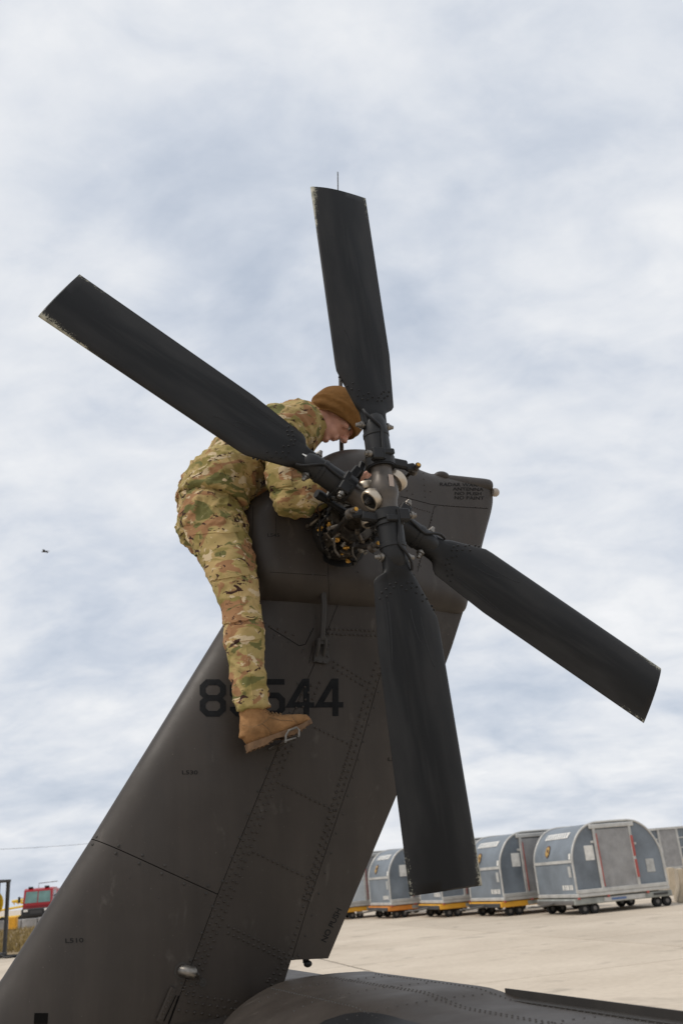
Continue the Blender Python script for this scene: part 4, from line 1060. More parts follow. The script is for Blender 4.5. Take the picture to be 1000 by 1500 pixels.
# short hair at the nape under the cap
MB().ell(H(-.022, 0, .022), .080, .074, .076, HR).build('hair', 'hair', body, 180)
# ---- knit cap
def cap_mesh():
    """a rounded cap cut off by a rim that slopes from the brow down to the nape"""
    mb = MB(); NA = 56; NR = 26; rows = []
    cc = (-.014, .0, .024); ax = Vector((-.552, 0, .833)); bx = Vector((.833, 0, .552))        # cap axis and brow direction in (f, s, t)
    for i in range(NR+1):
        th = R(122)*(1-i/NR) if i < NR else R(1.0); row = []
        for k in range(NA):
            a = 2*math.pi*k/NA
            rr = .131*(1-.03*sstep(R(100), R(122), th)); sl = .105*(1-.03*sstep(R(100), R(122), th))
            v = ax*(math.cos(th)*rr*1.0)+bx*(math.sin(th)*math.cos(a)*rr)+Vector((0, 1, 0))*(math.sin(th)*math.sin(a)*sl)
            row.append(Vector(cc)+v)
        rows.append(row)
    vs = [H(*p) for r in rows for p in r]
    fs = [(i*NA+k, i*NA+(k+1) % NA, (i+1)*NA+(k+1) % NA, (i+1)*NA+k) for i in range(NR) for k in range(NA)]
    fs.append(tuple(NR*NA+k for k in range(NA)))
    inner = [H(*(Vector(cc)+(p-Vector(cc))*.90+ax*.012)) for p in rows[0]]; o = len(vs); vs += inner
    fs += [(k, (k+1) % NA, o+(k+1) % NA, o+k) for k in range(NA)]
    mb.add(vs, fs); return mb
cm = cap_mesh(); me = bpy.data.meshes.new('knit_cap'); me.from_pydata(cm.v, [], cm.f)
bm = bmesh.new(); bm.from_mesh(me); bmesh.ops.remove_doubles(bm, verts=bm.verts[:], dist=.0005); bmesh.ops.recalc_face_normals(bm, faces=bm.faces[:])
bmesh.ops.subdivide_edges(bm, edges=bm.edges[:], cuts=1, use_grid_fill=True, smooth=.6); bm.to_mesh(me); bm.free()
def cap_fold(c, n):
    l = HR.transposed() @ (c-HEAD_C); h = l.x*-.552+(l.z-.016)*.833; back = sstep(.05, -.08, l.x)
    f = .0042*math.sin(h*150+l.x*30+1.2)*sstep(.045, -.01, h)*(.25+.9*back)
    f += .0035*noise.noise(l*18)+.0028*ridged(Vector((l.x*9, l.y*9, h*34)))*sstep(.07, 0, h)
    f += .0022*sstep(-.050, -.062, h)
    return f
displace(me, cap_fold); link_mesh('knit_cap', me, 'coyote', body, 180)

# ---- trousers
tr = MB()
tr.loft(ring_secs([torp[0]-(torp[1]-torp[0])*.55, torp[0], torp[1], torp[2]], [.120, .142, .138, .12], [.155, .182, .178, .16]), 28)
for sgn in (1, -1):
    lg = legp if sgn > 0 else lleg
    tr.loft(ring_secs([lg[0]+(lg[0]-lg[1])*.6]+lg, [.10]+LEGR, [.09]+[r*.94 for r in LEGR]), 26)
me = remesh(tr, .0075, 4, .5); me.name = 'trousers'
kz = legp[4].z
def trouser_fold(c, n):
    z = c.z; low = sstep(kz+.08, kz-.10, z); hi = sstep(kz+.06, kz+.30, z)
    f = .0075*noise.noise(Vector((c.x*8+z*5, c.y*7, z*9)))
    f += (.0020+.0065*low)*ridged(Vector((c.x*5+3, c.y*6, z*20+c.x*16)))**2
    f += 0.0095*hi*ridged(Vector((c.x*13+z*11, c.y*9, z*11-c.x*13)))**2
    f += .0042*ridged(Vector((c.x*24+z*9+5, c.y*20, z*26-c.x*22)))**2
    f += .0016*noise.noise(c*45)
    f += .0035*sstep(2.19, 2.11, z)*ridged(Vector((c.x*10, c.y*10, z*48+c.x*18)))
    return f-.004
displace(me, trouser_fold)
trou = link_mesh('trousers', me, 'camo_trousers', body, 180); tb = bvh_of(me)

# ---- jacket
jk = MB()
jp = [torp[0]+(torp[1]-torp[0])*-.05]+torp[1:]
jk.loft(ring_secs(jp, [.158, .152, .140, .140, .141, .120, .085], [.212, .206, .198, .208, .232, .212, .12]), 32)
jk.tube([SHO+Vector((-.02, .07, .035)), SHO, SHO.lerp(ELB, .4), SHO.lerp(ELB, .8), ELB+Vector((.006, 0, -.010)), ELB.lerp(WRI, .22)+Vector((0, 0, -.012)), ELB.lerp(WRI, .6), WRI-fo*.01], [.095, .098, .088, .080, .080, .076, .066, .050], 22)
el2 = Vector((-.20, YM+.37, 3.12)); sh2 = mir(SHO)
jk.tube([sh2+Vector((-.02, -.07, .035)), sh2, sh2.lerp(el2, .5), el2, el2.lerp(hl, .5), hl-fo2*.01], [.095, .096, .084, .078, .066, .050], 20)
me = remesh(jk, .0075, 4, .5); me.name = 'jacket'
tdir = (torp[4]-torp[1]).normalized(); tup = Vector((-tdir.z, 0, tdir.x))
def jacket_fold(c, n):
    r = c-torp[1]; s = r.dot(tdir); w = r.dot(tup)
    near_el = math.exp(-((c-ELB).length/.15)**2)
    f = .008*noise.noise(Vector((s*9, c.y*6, w*7)))
    f += .0125*ridged(Vector((s*12+w*6, c.y*4, w*5-s*4)))**2*sstep(.50, .1, abs(s-.12))
    f += .0085*near_el*ridged(Vector((c.x*12+c.z*8, c.y*6, c.z*20-c.x*7)))
    f += .0065*ridged(Vector((c.x*9+4, c.y*9, c.z*13+c.x*10)))**2
    f += .0045*ridged(Vector((c.x*26-c.z*14, c.y*22+7, c.z*24)))**2
    f += .0016*noise.noise(c*45)
    return f-.006
displace(me, jacket_fold)
jack = link_mesh('jacket', me, 'camo_jacket', body, 180); jb = bvh_of(me)
# cloth pieces sewn on: pocket flaps, knee band, hems, seams (each a raised patch on the cloth below)
def cloth_patch(name, bvh, quad, nx, nz, th, m, parent, wob=.0008):
    """quad: four pixels (top-left, top-right, bottom-right, bottom-left) on the cloth"""
    A = []; W = nx+1
    for j in range(nz+1):
        for i in range(nx+1):
            u, v = i/nx, j/nz
            x = (quad[0][0]*(1-u)+quad[1][0]*u)*(1-v)+(quad[3][0]*(1-u)+quad[2][0]*u)*v
            y = (quad[0][1]*(1-u)+quad[1][1]*u)*(1-v)+(quad[3][1]*(1-u)+quad[2][1]*u)*v
            d = (HI.to_3x3() @ ray(x, y)).normalized()
            loc, nn, _, _ = bvh.ray_cast(CAMH, d)
            if loc is None: loc, nn, _, _ = bvh.find_nearest(hp(x, y, .5))
            A.append((loc, nn))
    # even out the heights a little
    mb = MB(); top = [l+n_*(th+wob*noise.noise(l*40)) for l, n_ in A]; low = [l-n_*.004 for l, n_ in A]
    mb.add(top, [(j*W+i, j*W+i+1, (j+1)*W+i+1, (j+1)*W+i) for j in range(nz) for i in range(nx)])
    rim = [i for i in range(W)]+[j*W+nx for j in range(1, nz+1)]+[nz*W+i for i in range(nx-1, -1, -1)]+[j*W for j in range(nz-1, 0, -1)]
    k = len(rim); mb.add([top[i] for i in rim]+[low[i] for i in rim], [(q, (q+1) % k, (q+1) % k+k, q+k) for q in range(k)])
    return mb.build(name, m, parent, 60)
cloth_patch('pocket_flap', tb, ((271, 771), (346, 768), (349, 780), (274, 784)), 16, 4, .0065, 'camo_trousers', trou)
cloth_patch('cargo_pocket', tb, ((276, 784), (344, 780), (366, 842), (300, 852)), 16, 12, .0045, 'camo_trousers', trou)
cloth_patch('knee_band', tb, ((327, 893), (380, 886), (382, 906), (328, 914)), 12, 5, .006, 'camo_trousers', trou)
cloth_patch('shin_pocket', tb, ((340, 916), (380, 914), (381, 936), (341, 941)), 10, 6, .0055, 'camo_trousers', trou)
cloth_patch('fly_seam', tb, ((297, 845), (364, 836), (366, 841), (299, 851)), 14, 2, .0045, 'camo_trousers', trou)
cloth_patch('hem_band', jb, ((262, 720), (350, 762), (347, 770), (258, 729)), 22, 3, .0035, 'camo_jacket', jack)
cloth_patch('waist_tab', jb, ((320, 672), (333, 668), (347, 697), (334, 702)), 5, 8, .006, 'camo_jacket', jack)
cloth_patch('pleat', jb, ((335, 700), (348, 696), (366, 738), (354, 742)), 5, 10, .004, 'camo_jacket', jack)
cloth_patch('back_seam', jb, ((306, 664), (332, 672), (330, 678), (303, 670)), 8, 2, .004, 'camo_jacket', jack)
cloth_patch('sleeve_pocket', jb, ((391, 672), (424, 672), (428, 712), (397, 715)), 10, 10, .0045, 'camo_jacket', jack)
cloth_patch('sleeve_tab', jb, ((470, 716), (486, 706), (490, 716), (474, 728)), 6, 5, .005, 'camo_jacket', jack)
def sewn_seam(name, bvh, pts, m, parent, r=.0016, off=.0008, n=10):
    P = []
    for i in range(len(pts)-1):
        for k in range(n): t = k/n; P.append((pts[i][0]+(pts[i+1][0]-pts[i][0])*t, pts[i][1]+(pts[i+1][1]-pts[i][1])*t))
    P.append(pts[-1]); Q = []
    for x, y in P:
        loc, nn, _, _ = bvh.ray_cast(CAMH, (HI.to_3x3() @ ray(x, y)).normalized())
        if loc is not None: Q.append(loc+nn*off)
    if len(Q) > 2: MB().tube(Q, r, 6).build(name, m, parent)
sewn_seam('side_seam', tb, [(318, 770), (338, 830), (352, 880), (358, 930), (366, 990), (372, 1036)], 'camo_trousers', trou, .0022)
sewn_seam('pocket_seam', tb, [(300, 784), (322, 850)], 'camo_trousers', trou, .002)
sewn_seam('armhole_seam', jb, [(396, 640), (391, 670), (397, 700), (406, 716)], 'camo_jacket', jack, .0026)
sewn_seam('yoke_seam', jb, [(335, 648), (352, 676), (372, 706), (384, 722)], 'camo_jacket', jack, .0022)
sewn_seam('elbow_seam', jb, [(404, 718), (420, 716), (440, 722), (452, 734)], 'camo_jacket', jack, .0024)
sewn_seam('cuff_seam', jb, [(466, 704), (470, 716), (473, 730)], 'camo_jacket', jack, .003)
# stand collar
cl_ = MB(); n0 = torp[5].lerp(torp[6], .25); n1 = torp[6].lerp(H(-.05, 0, -.085), .55)
cdir = (n1-n0).normalized(); ca_ = (Vector((0, 1, 0))); cb = cdir.cross(ca_).normalized()
NA = 40; rows = []
for (t, r, th) in ((-.35, .125, 0), (.15, .112, 0), (.6, .104, 0), (1.0, .104, 0), (1.02, .097, 0), (.7, .095, 0), (.2, .10, 0)):
    rows.append([n0.lerp(n1, t)+ca_*math.cos(2*math.pi*k/NA)*r*.92+cb*math.sin(2*math.pi*k/NA)*r*(1+.05*math.sin(3*2*math.pi*k/NA))+Vector((0, 0, .004*math.sin(5*2*math.pi*k/NA))) for k in range(NA)])
cl_.add([p for r in rows for p in r], [(i*NA+k, i*NA+(k+1) % NA, (i+1)*NA+(k+1) % NA, (i+1)*NA+k) for i in range(len(rows)-1) for k in range(NA)])
cl_.build('collar', 'camo_jacket', jack, 80)

# ---- boots
def boot(sgn):
    dl = _la-legp[-1]
    f = (lambda p: p) if sgn > 0 else (lambda p: p+dl)
    fy = .452
    heel_b = hp(367, 1098, fy); toe_b = hp(456, 1066, fy)
    ax = (toe_b-heel_b).normalized(); ln = (toe_b-heel_b).length
    upv = (Vector((0, 0, 1))-ax*ax.z).normalized(); upv = ax.cross(Vector((0, 1, 0))).normalized()
    if upv.z < 0: upv = -upv
    lat = Vector((0, -1, 0))
    P = lambda s, t, w=0: heel_b+ax*(s*ln)+upv*t+lat*w
    up_ = MB(); secs = []
    for s, z0, z1, w in ((-.045, .035, .085, .016), (-.02, .016, .11, .030), (.06, .012, .135, .037), (.2, .012, .140, .039), (.34, .012, .122, .039), (.46, .012, .098, .040), (.60, .012, .080, .044), (.75, .012, .068, .046), (.88, .012, .060, .043), (.96, .014, .052, .034), (1.01, .02, .040, .016)):
        secs.append((f(P(s, (z0+z1)/2)), upv*(z1-z0)/2*1.04, lat*w))
    up_.loft(secs, 20)
    an = hp(372, 1050, fy); an2 = hp(366, 1020, fy)
    c0 = P(.12, .05); sh = [(f(c0), ax*.060, lat*.040), (f(c0.lerp(an, .5)), ax*.055, lat*.042), (f(an), ax*.052, lat*.044), (f(an2), ax*.050, lat*.046)]
    up_.loft(sh, 20)
    me = remesh(up_, .0055, 4, .5)
    def crease(c, n):
        return .0018*noise.noise(c*60)+.0022*ridged(Vector((c.x*40, c.y*6, c.z*22)))
    displace(me, crease)
    b = link_mesh('boot', me, 'suede', body, 180)
    so = MB(); ring = []
    out = [(-.050, .0), (-.035, .026), (.03, .036), (.2, .036), (.36, .034), (.5, .040), (.65, .048), (.8, .050), (.92, .042), (1.0, .026), (1.03, 0)]
    outl = out+[(s, -w) for s, w in out[-2:0:-1]]
    outl = [(s, w) for s, w in outl]; n = len(outl)
    def zb(s): return -.004+(.010*sstep(.26, .36, s)-.010*sstep(.42, .6, s))+.022*sstep(.66, 1.03, s)
    vs = []
    for lv in range(3):
        for s, w in outl: vs.append(f(P(s if lv else s*.985, (zb(s) if lv == 0 else zb(s)*.3+.008 if lv == 1 else .022+.010*sstep(.8, 1.03, s)), w*(1.04 if lv < 2 else .97))))
    so.add(vs, [(l*n+i, l*n+(i+1) % n, (l+1)*n+(i+1) % n, (l+1)*n+i) for l in range(2) for i in range(n)]+[tuple(range(n)), tuple(2*n+i for i in range(n))])
    so.build('sole', 'sole', b, 50)
    tr_ = MB()
    for k in range(16):
        s = -.03+k*.066
        if .33 < s < .42: continue
        w = interp(out, s) if s < 1.0 else .02
        for q in (1, -1): tr_.box(f(P(s, zb(s)-.001, q*w*.82)), (.007, w*.3, .003), Matrix.Rotation(math.atan2(ax.z, ax.x)*-1, 3, 'Y'))
    tag(tr_.build('tread', 'sole', b, 0), kind='stuff')
    la = MB()
    for k in range(6):
        s = .30+k*.055; zt = interp([(.30, .128), (.46, .100), (.60, .083)], s)
        for q in (1, -1): la.tube([f(P(s, zt-.014, q*.034)), f(P(s+.012, zt+.002, q*.012)), f(P(s+.024, zt-.002, -q*.014))], .0026, 6)
    tag(la.build('laces', 'lace', b), kind='stuff')
    bb = bvh_of(me)
    return b, bb
boot1, bb1 = boot(1); boot(-1)
cloth_patch('heel_panel', bb1, ((357, 1062), (384, 1064), (393, 1082), (361, 1092)), 8, 6, .0022, 'suede', boot1, .0003)

for nm, pts in (('quarter_seam', [(384, 1060), (394, 1068), (398, 1080), (395, 1088)]), ('toe_seam', [(428, 1050), (434, 1058), (432, 1068), (428, 1074)]), ('ankle_seam', [(356, 1062), (370, 1066), (384, 1060), (394, 1052)]), ('welt_seam', [(360, 1090), (385, 1086), (410, 1077), (435, 1068), (452, 1062)]), ('eyelet_seam', [(392, 1050), (410, 1055), (428, 1056)])):
    sewn_seam(nm, bb1, pts, 'lace', boot1, .0015)
# ================================================================== BACKGROUND
# ---- cargo containers on dollies
CW, CD, CH, DZ = 3.1, 2.55, 1.97, 0.47
ARCH = catmull([(0, .02), (0, .55), (.005, .98), (.09, 1.30), (.32, 1.66), (.60, 1.87), (.90, 1.955), (1.25, 1.97), (1.85, 1.97), (2.2, 1.955), (2.5, 1.86), (2.78, 1.63), (3.0, 1.28), (3.09, .96), (3.1, .55), (3.1, .02)], 3, False)
def container(mw, label, body_m='ulv_blue', marks=True, tattered=0):
    root = empty('cargo_container', mw); tag(root, label, 'container', 'cargo containers in a row on the apron')
    # shell: front and back faces, curved side-and-roof skin
    n = len(ARCH); mb = MB()
    mb.prism([(x, z+.10) if z > .05 else (x, z+.08) for x, z in ARCH], .03, CD-.03)
    mb.build('shell', body_m, root, 40)
    fr = MB()
    for y in (0.02, CD-.02): fr.tube([(x, y, z+.11) for x, z in ARCH], .034, 8)
    for x, z in ((.60, 1.87), (2.5, 1.86)): pass
    fr.build('arch_frame', 'aluminium', root, 60)
    MB().box((CW/2, CD/2, .055), (CW+.06, CD+.06, .11), None, .02).build('base_pallet', 'aluminium', root, 0)
    MB().box((CW/2, -.012, .16), (CW, .05, .11), None, .01).build('sill', 'aluminium', root, 0)
    # door curtain with folds, posts, lintel
    mb = MB(); x0, x1, z0, z1 = .92, 2.06, .20, 1.86; nx, nz = 22, 16; vs = []
    for j in range(nz+1):
        for i in range(nx+1):
            u, v = i/nx, j/nz
            d = .025*noise.noise(Vector((u*5+tattered*7, v*4, tattered)))+.018*math.sin((u+.25*v)*14+tattered)*(1-v)*.8
            sag = tattered*.10*math.sin(math.pi*v)*(u-.3)
            vs.append((x0+(x1-x0)*u+sag, .005+d-.02, z0+(z1-z0)*v))
    mb.add(vs, [(j*(nx+1)+i, j*(nx+1)+i+1, (j+1)*(nx+1)+i+1, (j+1)*(nx+1)+i) for j in range(nz) for i in range(nx)])
    mb.build('door_curtain', 'curtain', root, 180)
    for x in (.87, 2.11): MB().box((x, -.005, 1.04), (.09, .07, 1.75), None, .01).build('door_post', 'aluminium', root, 0)
    MB().box((1.5, -.005, 1.955), (1.55, .09, .13), None, .02).build('lintel', 'aluminium', root, 0)
    MB().box((.925, -.045, 1.0), (.022, .02, 1.5)).build('red_edge', 'red_strip', root, 0)
    if marks:
        for za, zb_ in ((.42, .93), (1.02, 1.62)): MB().box((2.12, -.047, (za+zb_)/2), (.075, .02, zb_-za)).build('red_strip', 'red_strip', root, 0)
    MB().box((.62, .022, 1.22), (.30, .02, .42)).build('placard', 'placard', root, 0)
    MB().box((2.63, .022, .72), (.28, .02, .38)).build('data_plate', 'placard_dull', root, 0)
    MB().box((.78, .015, 1.52), (.12, .03, .07), None, .01).build('latch', 'aluminium', root, 0)
    MB().box((2.24, .015, 1.38), (.07, .03, .07), None, .01).build('latch', 'aluminium', root, 0)
    # curved left side: belt rail, shield, lettering panel, plates
    MB().box((-.012, CD/2, 1.02), (.03, CD-.1, .085)).build('belt_rail', 'aluminium', root, 0)
    def side_quad(y0, y1, h0, h1, off=.012, n=6):
        """strip on the curved left skin; heights measured as z"""
        pts = [(x, z+.10) for x, z in ARCH[:len(ARCH)//2]]
        vs = []; zt = [(z, x) for x, z in pts]
        for k in range(n+1):
            z = h0+(h1-h0)*k/n; x = interp(zt, z)
            vs += [(x-off, y0, z), (x-off, y1, z)]
        return MB().add(vs, [(2*k, 2*k+1, 2*k+3, 2*k+2) for k in range(n)])
    side_quad(.55, 2.05, 1.70, 1.86, .02).build('lettering_panel', 'placard', root, 0)
    lt = MB(); zt = [(z+.10, x) for x, z in ARCH[:len(ARCH)//2]]
    for k in range(9):
        y = .68+k*.15
        lt.add([(interp(zt, 1.72+.12*q)-.03, y+w+.05*q, 1.72+.12*q) for q in (0, 1) for w in (0, .05)], [(0, 1, 3, 2)])
    tag(lt.build('panel_marks', 'ulv_blue', root, 0), kind='stuff')
    sh = [(0, 1.0), (.32, .92), (.46, .80), (.5, .4), (.42, .2), (0, -.05), (-.42, .2), (-.5, .4), (-.46, .80), (-.32, .92)]
    for nm, sc, mm, off in (('shield_emblem', 1.0, 'shield_brown', .02), ('shield_face', .8, 'shield_gold', .026)):
        vs = [(interp(zt, 1.26+(b-.5)*.36*sc+.10)-off, 1.62-a*.30*sc, 1.36+(b-.5)*.36*sc) for a, b in sh]
        o = MB().add(vs, [tuple(range(len(vs)))]).build(nm, mm, root, 0)
        if sc == 1.0: emb = o
        else: o.parent = emb
    vs = [(interp(zt, 1.27+.10+dz)-.031, 1.62+a, 1.38+dz) for a, dz in ((-.10, -.06), (.02, -.02), (.05, .06), (-.06, .03))]
    MB().add(vs, [(0, 1, 2, 3)]).build('shield_swirl', 'shield_brown', emb, 0)
    side_quad(.18, .36, .58, .88).build('side_plate', 'placard_dull', root, 0); side_quad(.10, .22, 1.08, 1.24).build('side_plate', 'placard', root, 0)
    for k, (y, w) in enumerate(((.22, .10), (.36, .06), (.48, .10), (.62, .08), (.76, .10))): side_quad(y, y+w, .22, .36).build('code_mark', 'placard', root, 0)
    return root
def dolly(mw, paint, label):
    root = empty('container_dolly', mw); tag(root, label, 'dolly', 'dollies carrying the cargo containers')
    f = MB()
    for y in (.10, CD-.10): f.box((CW/2, y, .36), (CW+.25, .12, .17), None, .02)
    for x in (-.03, CW*.33, CW*.66, CW+.03): f.box((x, CD/2, .36), (.12, CD-.1, .16), None, .02)
    f.build('frame', paint, root, 0)
    MB().box((CW/2, .03, .36), (CW*.45, .03, .12)).build('name_plate', 'dolly_grey' if paint != 'dolly_grey' else 'aluminium', root, 0)
    if paint == 'dolly_grey':
        MB().box((CW/2-.2, .012, .36), (.5, .008, .06)).build('blue_lettering', 'blue_mark', root, 0)
        MB().box((CW-.3, .012, .37), (.5, .008, .06)).build('dark_lettering', 'post_dark', root, 0)
    MB().box((-.12, CD/2, .34), (.10, CD-.2, .12), None, .02).build('bumper', 'post_dark' if paint != 'dolly_grey' else 'rim', root, 0)
    for k in range(5): MB().lathe((.3+k*.62, .08, .455), (0, 1, 0), [(0, .02), (CD-.16, .02)], 8).build('roller', 'steel', root)
    for x in (.25, CW-.35):
        for y in (.25, CD-.25):
            for dx in (0, .34):
                w = MB().lathe((x+dx, y-.075, .15), (0, 1, 0), [(0, .08), (0, .125), (.015, .15), (.135, .15), (.15, .125), (.15, .08)], 18).build('wheel', 'tyre', root, 50)
                MB().lathe((x+dx, y-.078, .15), (0, 1, 0), [(0, .02), (.004, .075), (.15, .075), (.156, .02)], 14).build('rim', 'rim', w, 50)
    for x, y in ((.02, .02), (1.0, .0), (2.35, .0)): MB().box((x, y-.01, .45), (.07, .07, .06), None, .012).build('latch_handle', 'red_strip', root, 0)
    mb = MB().tube([(-.15, CD/2, .33), (-.75, CD/2, .28), (-.95, CD/2, .30)], [.035, .03, .03], 8); mb.lathe((-1.0, CD/2, .29), (0, 0, 1), [(-.02, .03), (-.02, .06), (.02, .06), (.02, .03)], 12, True)
    mb.build('tow_bar', 'rim', root)
    return root
CA = R(17)
for k, (pt, lab, dl) in enumerate((
    ('dolly_grey', 'blue-grey arched cargo container with red door strips on the pale grey dolly', 'pale grey dolly with blue lettering under an arched cargo container'),
    ('dolly_yellow', 'blue-grey arched cargo container with a sagging curtain, next to the pale grey dolly', 'yellow dolly next to the pale grey dolly'),
    ('dolly_yellow', 'blue-grey arched cargo container half hidden by the tip of the hanging rotor blade', 'yellow dolly between the orange dolly and another yellow dolly'),
    ('dolly_orange', 'blue-grey arched cargo container on the orange dolly', 'orange dolly with a dark bumper under a blue-grey container'),
    ('dolly_yellow', 'pale silver cargo container showing beside the trailing edge of the helicopter fin', 'yellow dolly showing beside the trailing edge of the helicopter fin'))):
    o = Matrix.Translation((6.0-1.8*k, 29.3+2.93*k, 0)) @ Matrix.Rotation(CA+R((0, 2.5, -1.5, 1.5, 0)[k]), 4, 'Z')
    container(o @ Matrix.Translation((0, 0, DZ)), lab, 'ulv_blue' if k < 4 else 'white_container', k == 0, (0.2, 1.6, 0.7, 0.3, 0.5)[k])
    dolly(o, pt, dl)
# ---- square container with panelled front on a stand, far right
mw = Matrix.Translation((gp(925, 1299).x*1.0, 56.0, 0)) @ Matrix.Rotation(R(12), 4, 'Z')
Xr = CAMW+ray(941, 1272)*(56/ray(941, 1272).y)
mw = Matrix.Translation((Xr.x-1.6, 56, 0)) @ Matrix.Rotation(R(10), 4, 'Z')
root = empty('panelled_container', mw); tag(root, 'square blue-grey container with ribbed front and grey curtain behind the concrete barriers', 'container')
b0 = .62
MB().box((3.2, 1.3, b0+1.12), (6.4, 2.5, 2.2), None, .05).build('shell', 'ulv_blue', root, 0)
for x in (.06, 1.55, 3.05, 4.2, 6.3): MB().box((x, .02, b0+1.12), (.12, .12, 2.2)).build('post', 'aluminium', root, 0)
for z in (.05, 2.2): MB().box((3.2, .0, b0+z), (6.46, .14, .12)).build('rail', 'aluminium', root, 0)
for x in (2.3, 5.2):
    for z in (.55, 1.1, 1.65): MB().box((x, .015, b0+z), (1.35 if x < 3 else 1.9, .06, .07)).build('rib', 'aluminium', root, 0)
MB().box((3.62, -.01, b0+1.1), (1.05, .05, 2.05), None, .01).build('door_curtain', 'curtain', root, 0)
MB().box((2.65, -.03, b0+.95), (.26, .03, .36)).build('placard', 'placard', root, 0); MB().box((.7, -.0, b0+1.75), (.3, .06, .2)).build('placard', 'placard', root, 0)
MB().box((3.2, 1.3, .5), (6.2, 2.3, .22)).build('stand', 'dolly_grey', root, 0)
for x in (.3, 3.2, 6.1):
    for y in (.3, 2.3): MB().box((x, y, .2), (.2, .2, .40)).build('stand_leg', 'dolly_grey', root, 0)
# ---- concrete barriers at the right
def barrier(c, ln, hgt, ang, label):
    prof = [(-.30, 0), (.30, 0), (.30, .12*hgt), (.17, .42*hgt), (.11, hgt), (-.11, hgt), (-.17, .42*hgt), (-.30, .12*hgt)]
    mb = MB().prism(prof, -ln/2, ln/2)
    me = bpy.data.meshes.new('concrete_barrier'); me.from_pydata(mb.v, [], mb.f); bm = bmesh.new(); bm.from_mesh(me)
    bmesh.ops.recalc_face_normals(bm, faces=bm.faces[:]); bmesh.ops.bevel(bm, geom=bm.edges[:], offset=.025, segments=2, affect='EDGES'); bm.to_mesh(me); bm.free()
    o = link_mesh('concrete_barrier', me, 'barrier', None, 40); o.matrix_basis = Matrix.Translation(c) @ Matrix.Rotation(ang, 4, 'Z'); tag(o, label, 'barrier', 'concrete barriers by the containers'); return o
q = gp(985, 1311); barrier((q.x+.35, q.y+.9, 0), 2.4, .95, R(-14), 'beige concrete barrier standing end-on beside the pale grey dolly')
q = gp(1001, 1322); barrier((q.x+.35, q.y+.9, 0), 2.4, .98, R(-14), 'beige concrete barrier standing in front of the other end-on barrier')
for k in range(3):
    barrier((17.0+k*3.1-.25*0, 49.2+k*.55, 0), 3.0, 1.15, R(-80), ('long beige concrete barrier in front of the square container, next to the arched container', 'middle long beige concrete barrier in front of the square container', 'long beige concrete barrier in front of the square container, farthest from the arched container')[k])
# ---- fire engine, left, far
TX = CAMW+ray(66, 1340)*(95/ray(66, 1340).y)
tw = Matrix.Translation((TX.x-2.2, 95, 0)) @ Matrix.Rotation(R(8), 4, 'Z')
tk = empty('fire_engine', tw); tag(tk, 'red fire engine with a large windscreen and black bumper beyond the dry grass', 'fire engine')
# local: x across (cab 2.7 wide), y back along the body
prof = [(0, .95), (0, 1.95), (.35, 3.15), (.75, 3.3), (2.6, 3.3), (2.6, .95)]
mb = MB(); n = len(prof); mb.add([(-.08 if False else 0, y, z) for y, z in prof]+[(2.75, y, z) for y, z in prof], [tuple(range(n)), tuple(range(2*n-1, n-1, -1))]+[(i, (i+1) % n, (i+1) % n+n, i+n) for i in range(n)])
mb.build('cab', 'truck_red', tk, 0)
MB().box((1.375, 6.6, 2.05), (2.75, 7.6, 2.3), None, .08).build('body', 'truck_red', tk, 0)
def quad(nm, m, pts, par=tk): return MB().add(pts, [tuple(range(len(pts)))]).build(nm, m, par, 0)
ws = lambda t: (0+.35*t, 1.95+1.2*t)
quad('windscreen', 'windscreen', [(.16, ws(.02)[0]-.03, ws(.02)[1]), (1.33, ws(.02)[0]-.03, ws(.02)[1]), (1.33, ws(.88)[0]-.03, ws(.88)[1]), (.22, ws(.88)[0]-.03, ws(.88)[1])])
quad('windscreen', 'windscreen', [(1.42, ws(.02)[0]-.03, ws(.02)[1]), (2.6, ws(.02)[0]-.03, ws(.02)[1]), (2.52, ws(.88)[0]-.03, ws(.88)[1]), (1.42, ws(.88)[0]-.03, ws(.88)[1])])
for x in (-.015, 2.765): quad('side_window', 'dark_glass', [(x, .45, 2.0), (x, 1.9, 2.0), (x, 1.9, 3.0), (x, .72, 3.0)])
MB().box((1.375, -.22, 1.12), (2.85, .55, .75), None, .1).build('bumper', 'truck_black', tk, 0)
MB().box((1.375, .2, .72), (2.4, .8, .25), None, .05).build('under_bumper', 'truck_black', tk, 0)
for x in (.4, 2.35): MB().box((x, -.52, 1.3), (.4, .06, .2), None, .02).build('headlight', 'placard', tk, 0)
for x in (.55, 2.1): MB().box((x, .7, 3.38), (.45, .3, .16), None, .04).build('beacon', 'truck_black', tk, 0)
for x, s in ((-.35, -1), (3.1, 1)):
    mr = MB().box((x, -.1, 2.35), (.22, .12, .55), None, .04).build('mirror', 'truck_black', tk, 0)
    MB().tube([(x-s*.35, .1, 2.5), (x, -.05, 2.5)], .03, 6).build('mirror_arm', 'truck_black', mr)
for y in (1.9, 5.6, 7.4):
    for x in (.2, 2.55):
        w = MB().lathe((x-.2, y, .62), (1, 0, 0), [(0, .32), (0, .52), (.05, .62), (.35, .62), (.4, .52), (.4, .32)], 24).build('wheel', 'tyre', tk, 50)
        MB().lathe((x-.21, y, .62), (1, 0, 0), [(0, .1), (.01, .3), (.41, .3), (.42, .1)], 16).build('rim', 'rim', w, 50)
MB().box((1.375, 5, .95), (2.3, 9.5, .4)).build('chassis', 'truck_black', tk, 0)
MB().box((1.375, -.02, 1.80), (2.3, .06, .22), None, .02).build('front_band', 'truck_red', tk, 0)
MB().box((1.375, -.51, 1.15), (1.1, .04, .30)).build('grille', 'post_dark', tk, 0)
for z_ in (1.55, 2.4): MB().box((2.77, 6.2, z_), (.02, 6.0, .05)).build('side_stripe', 'placard', tk, 0)
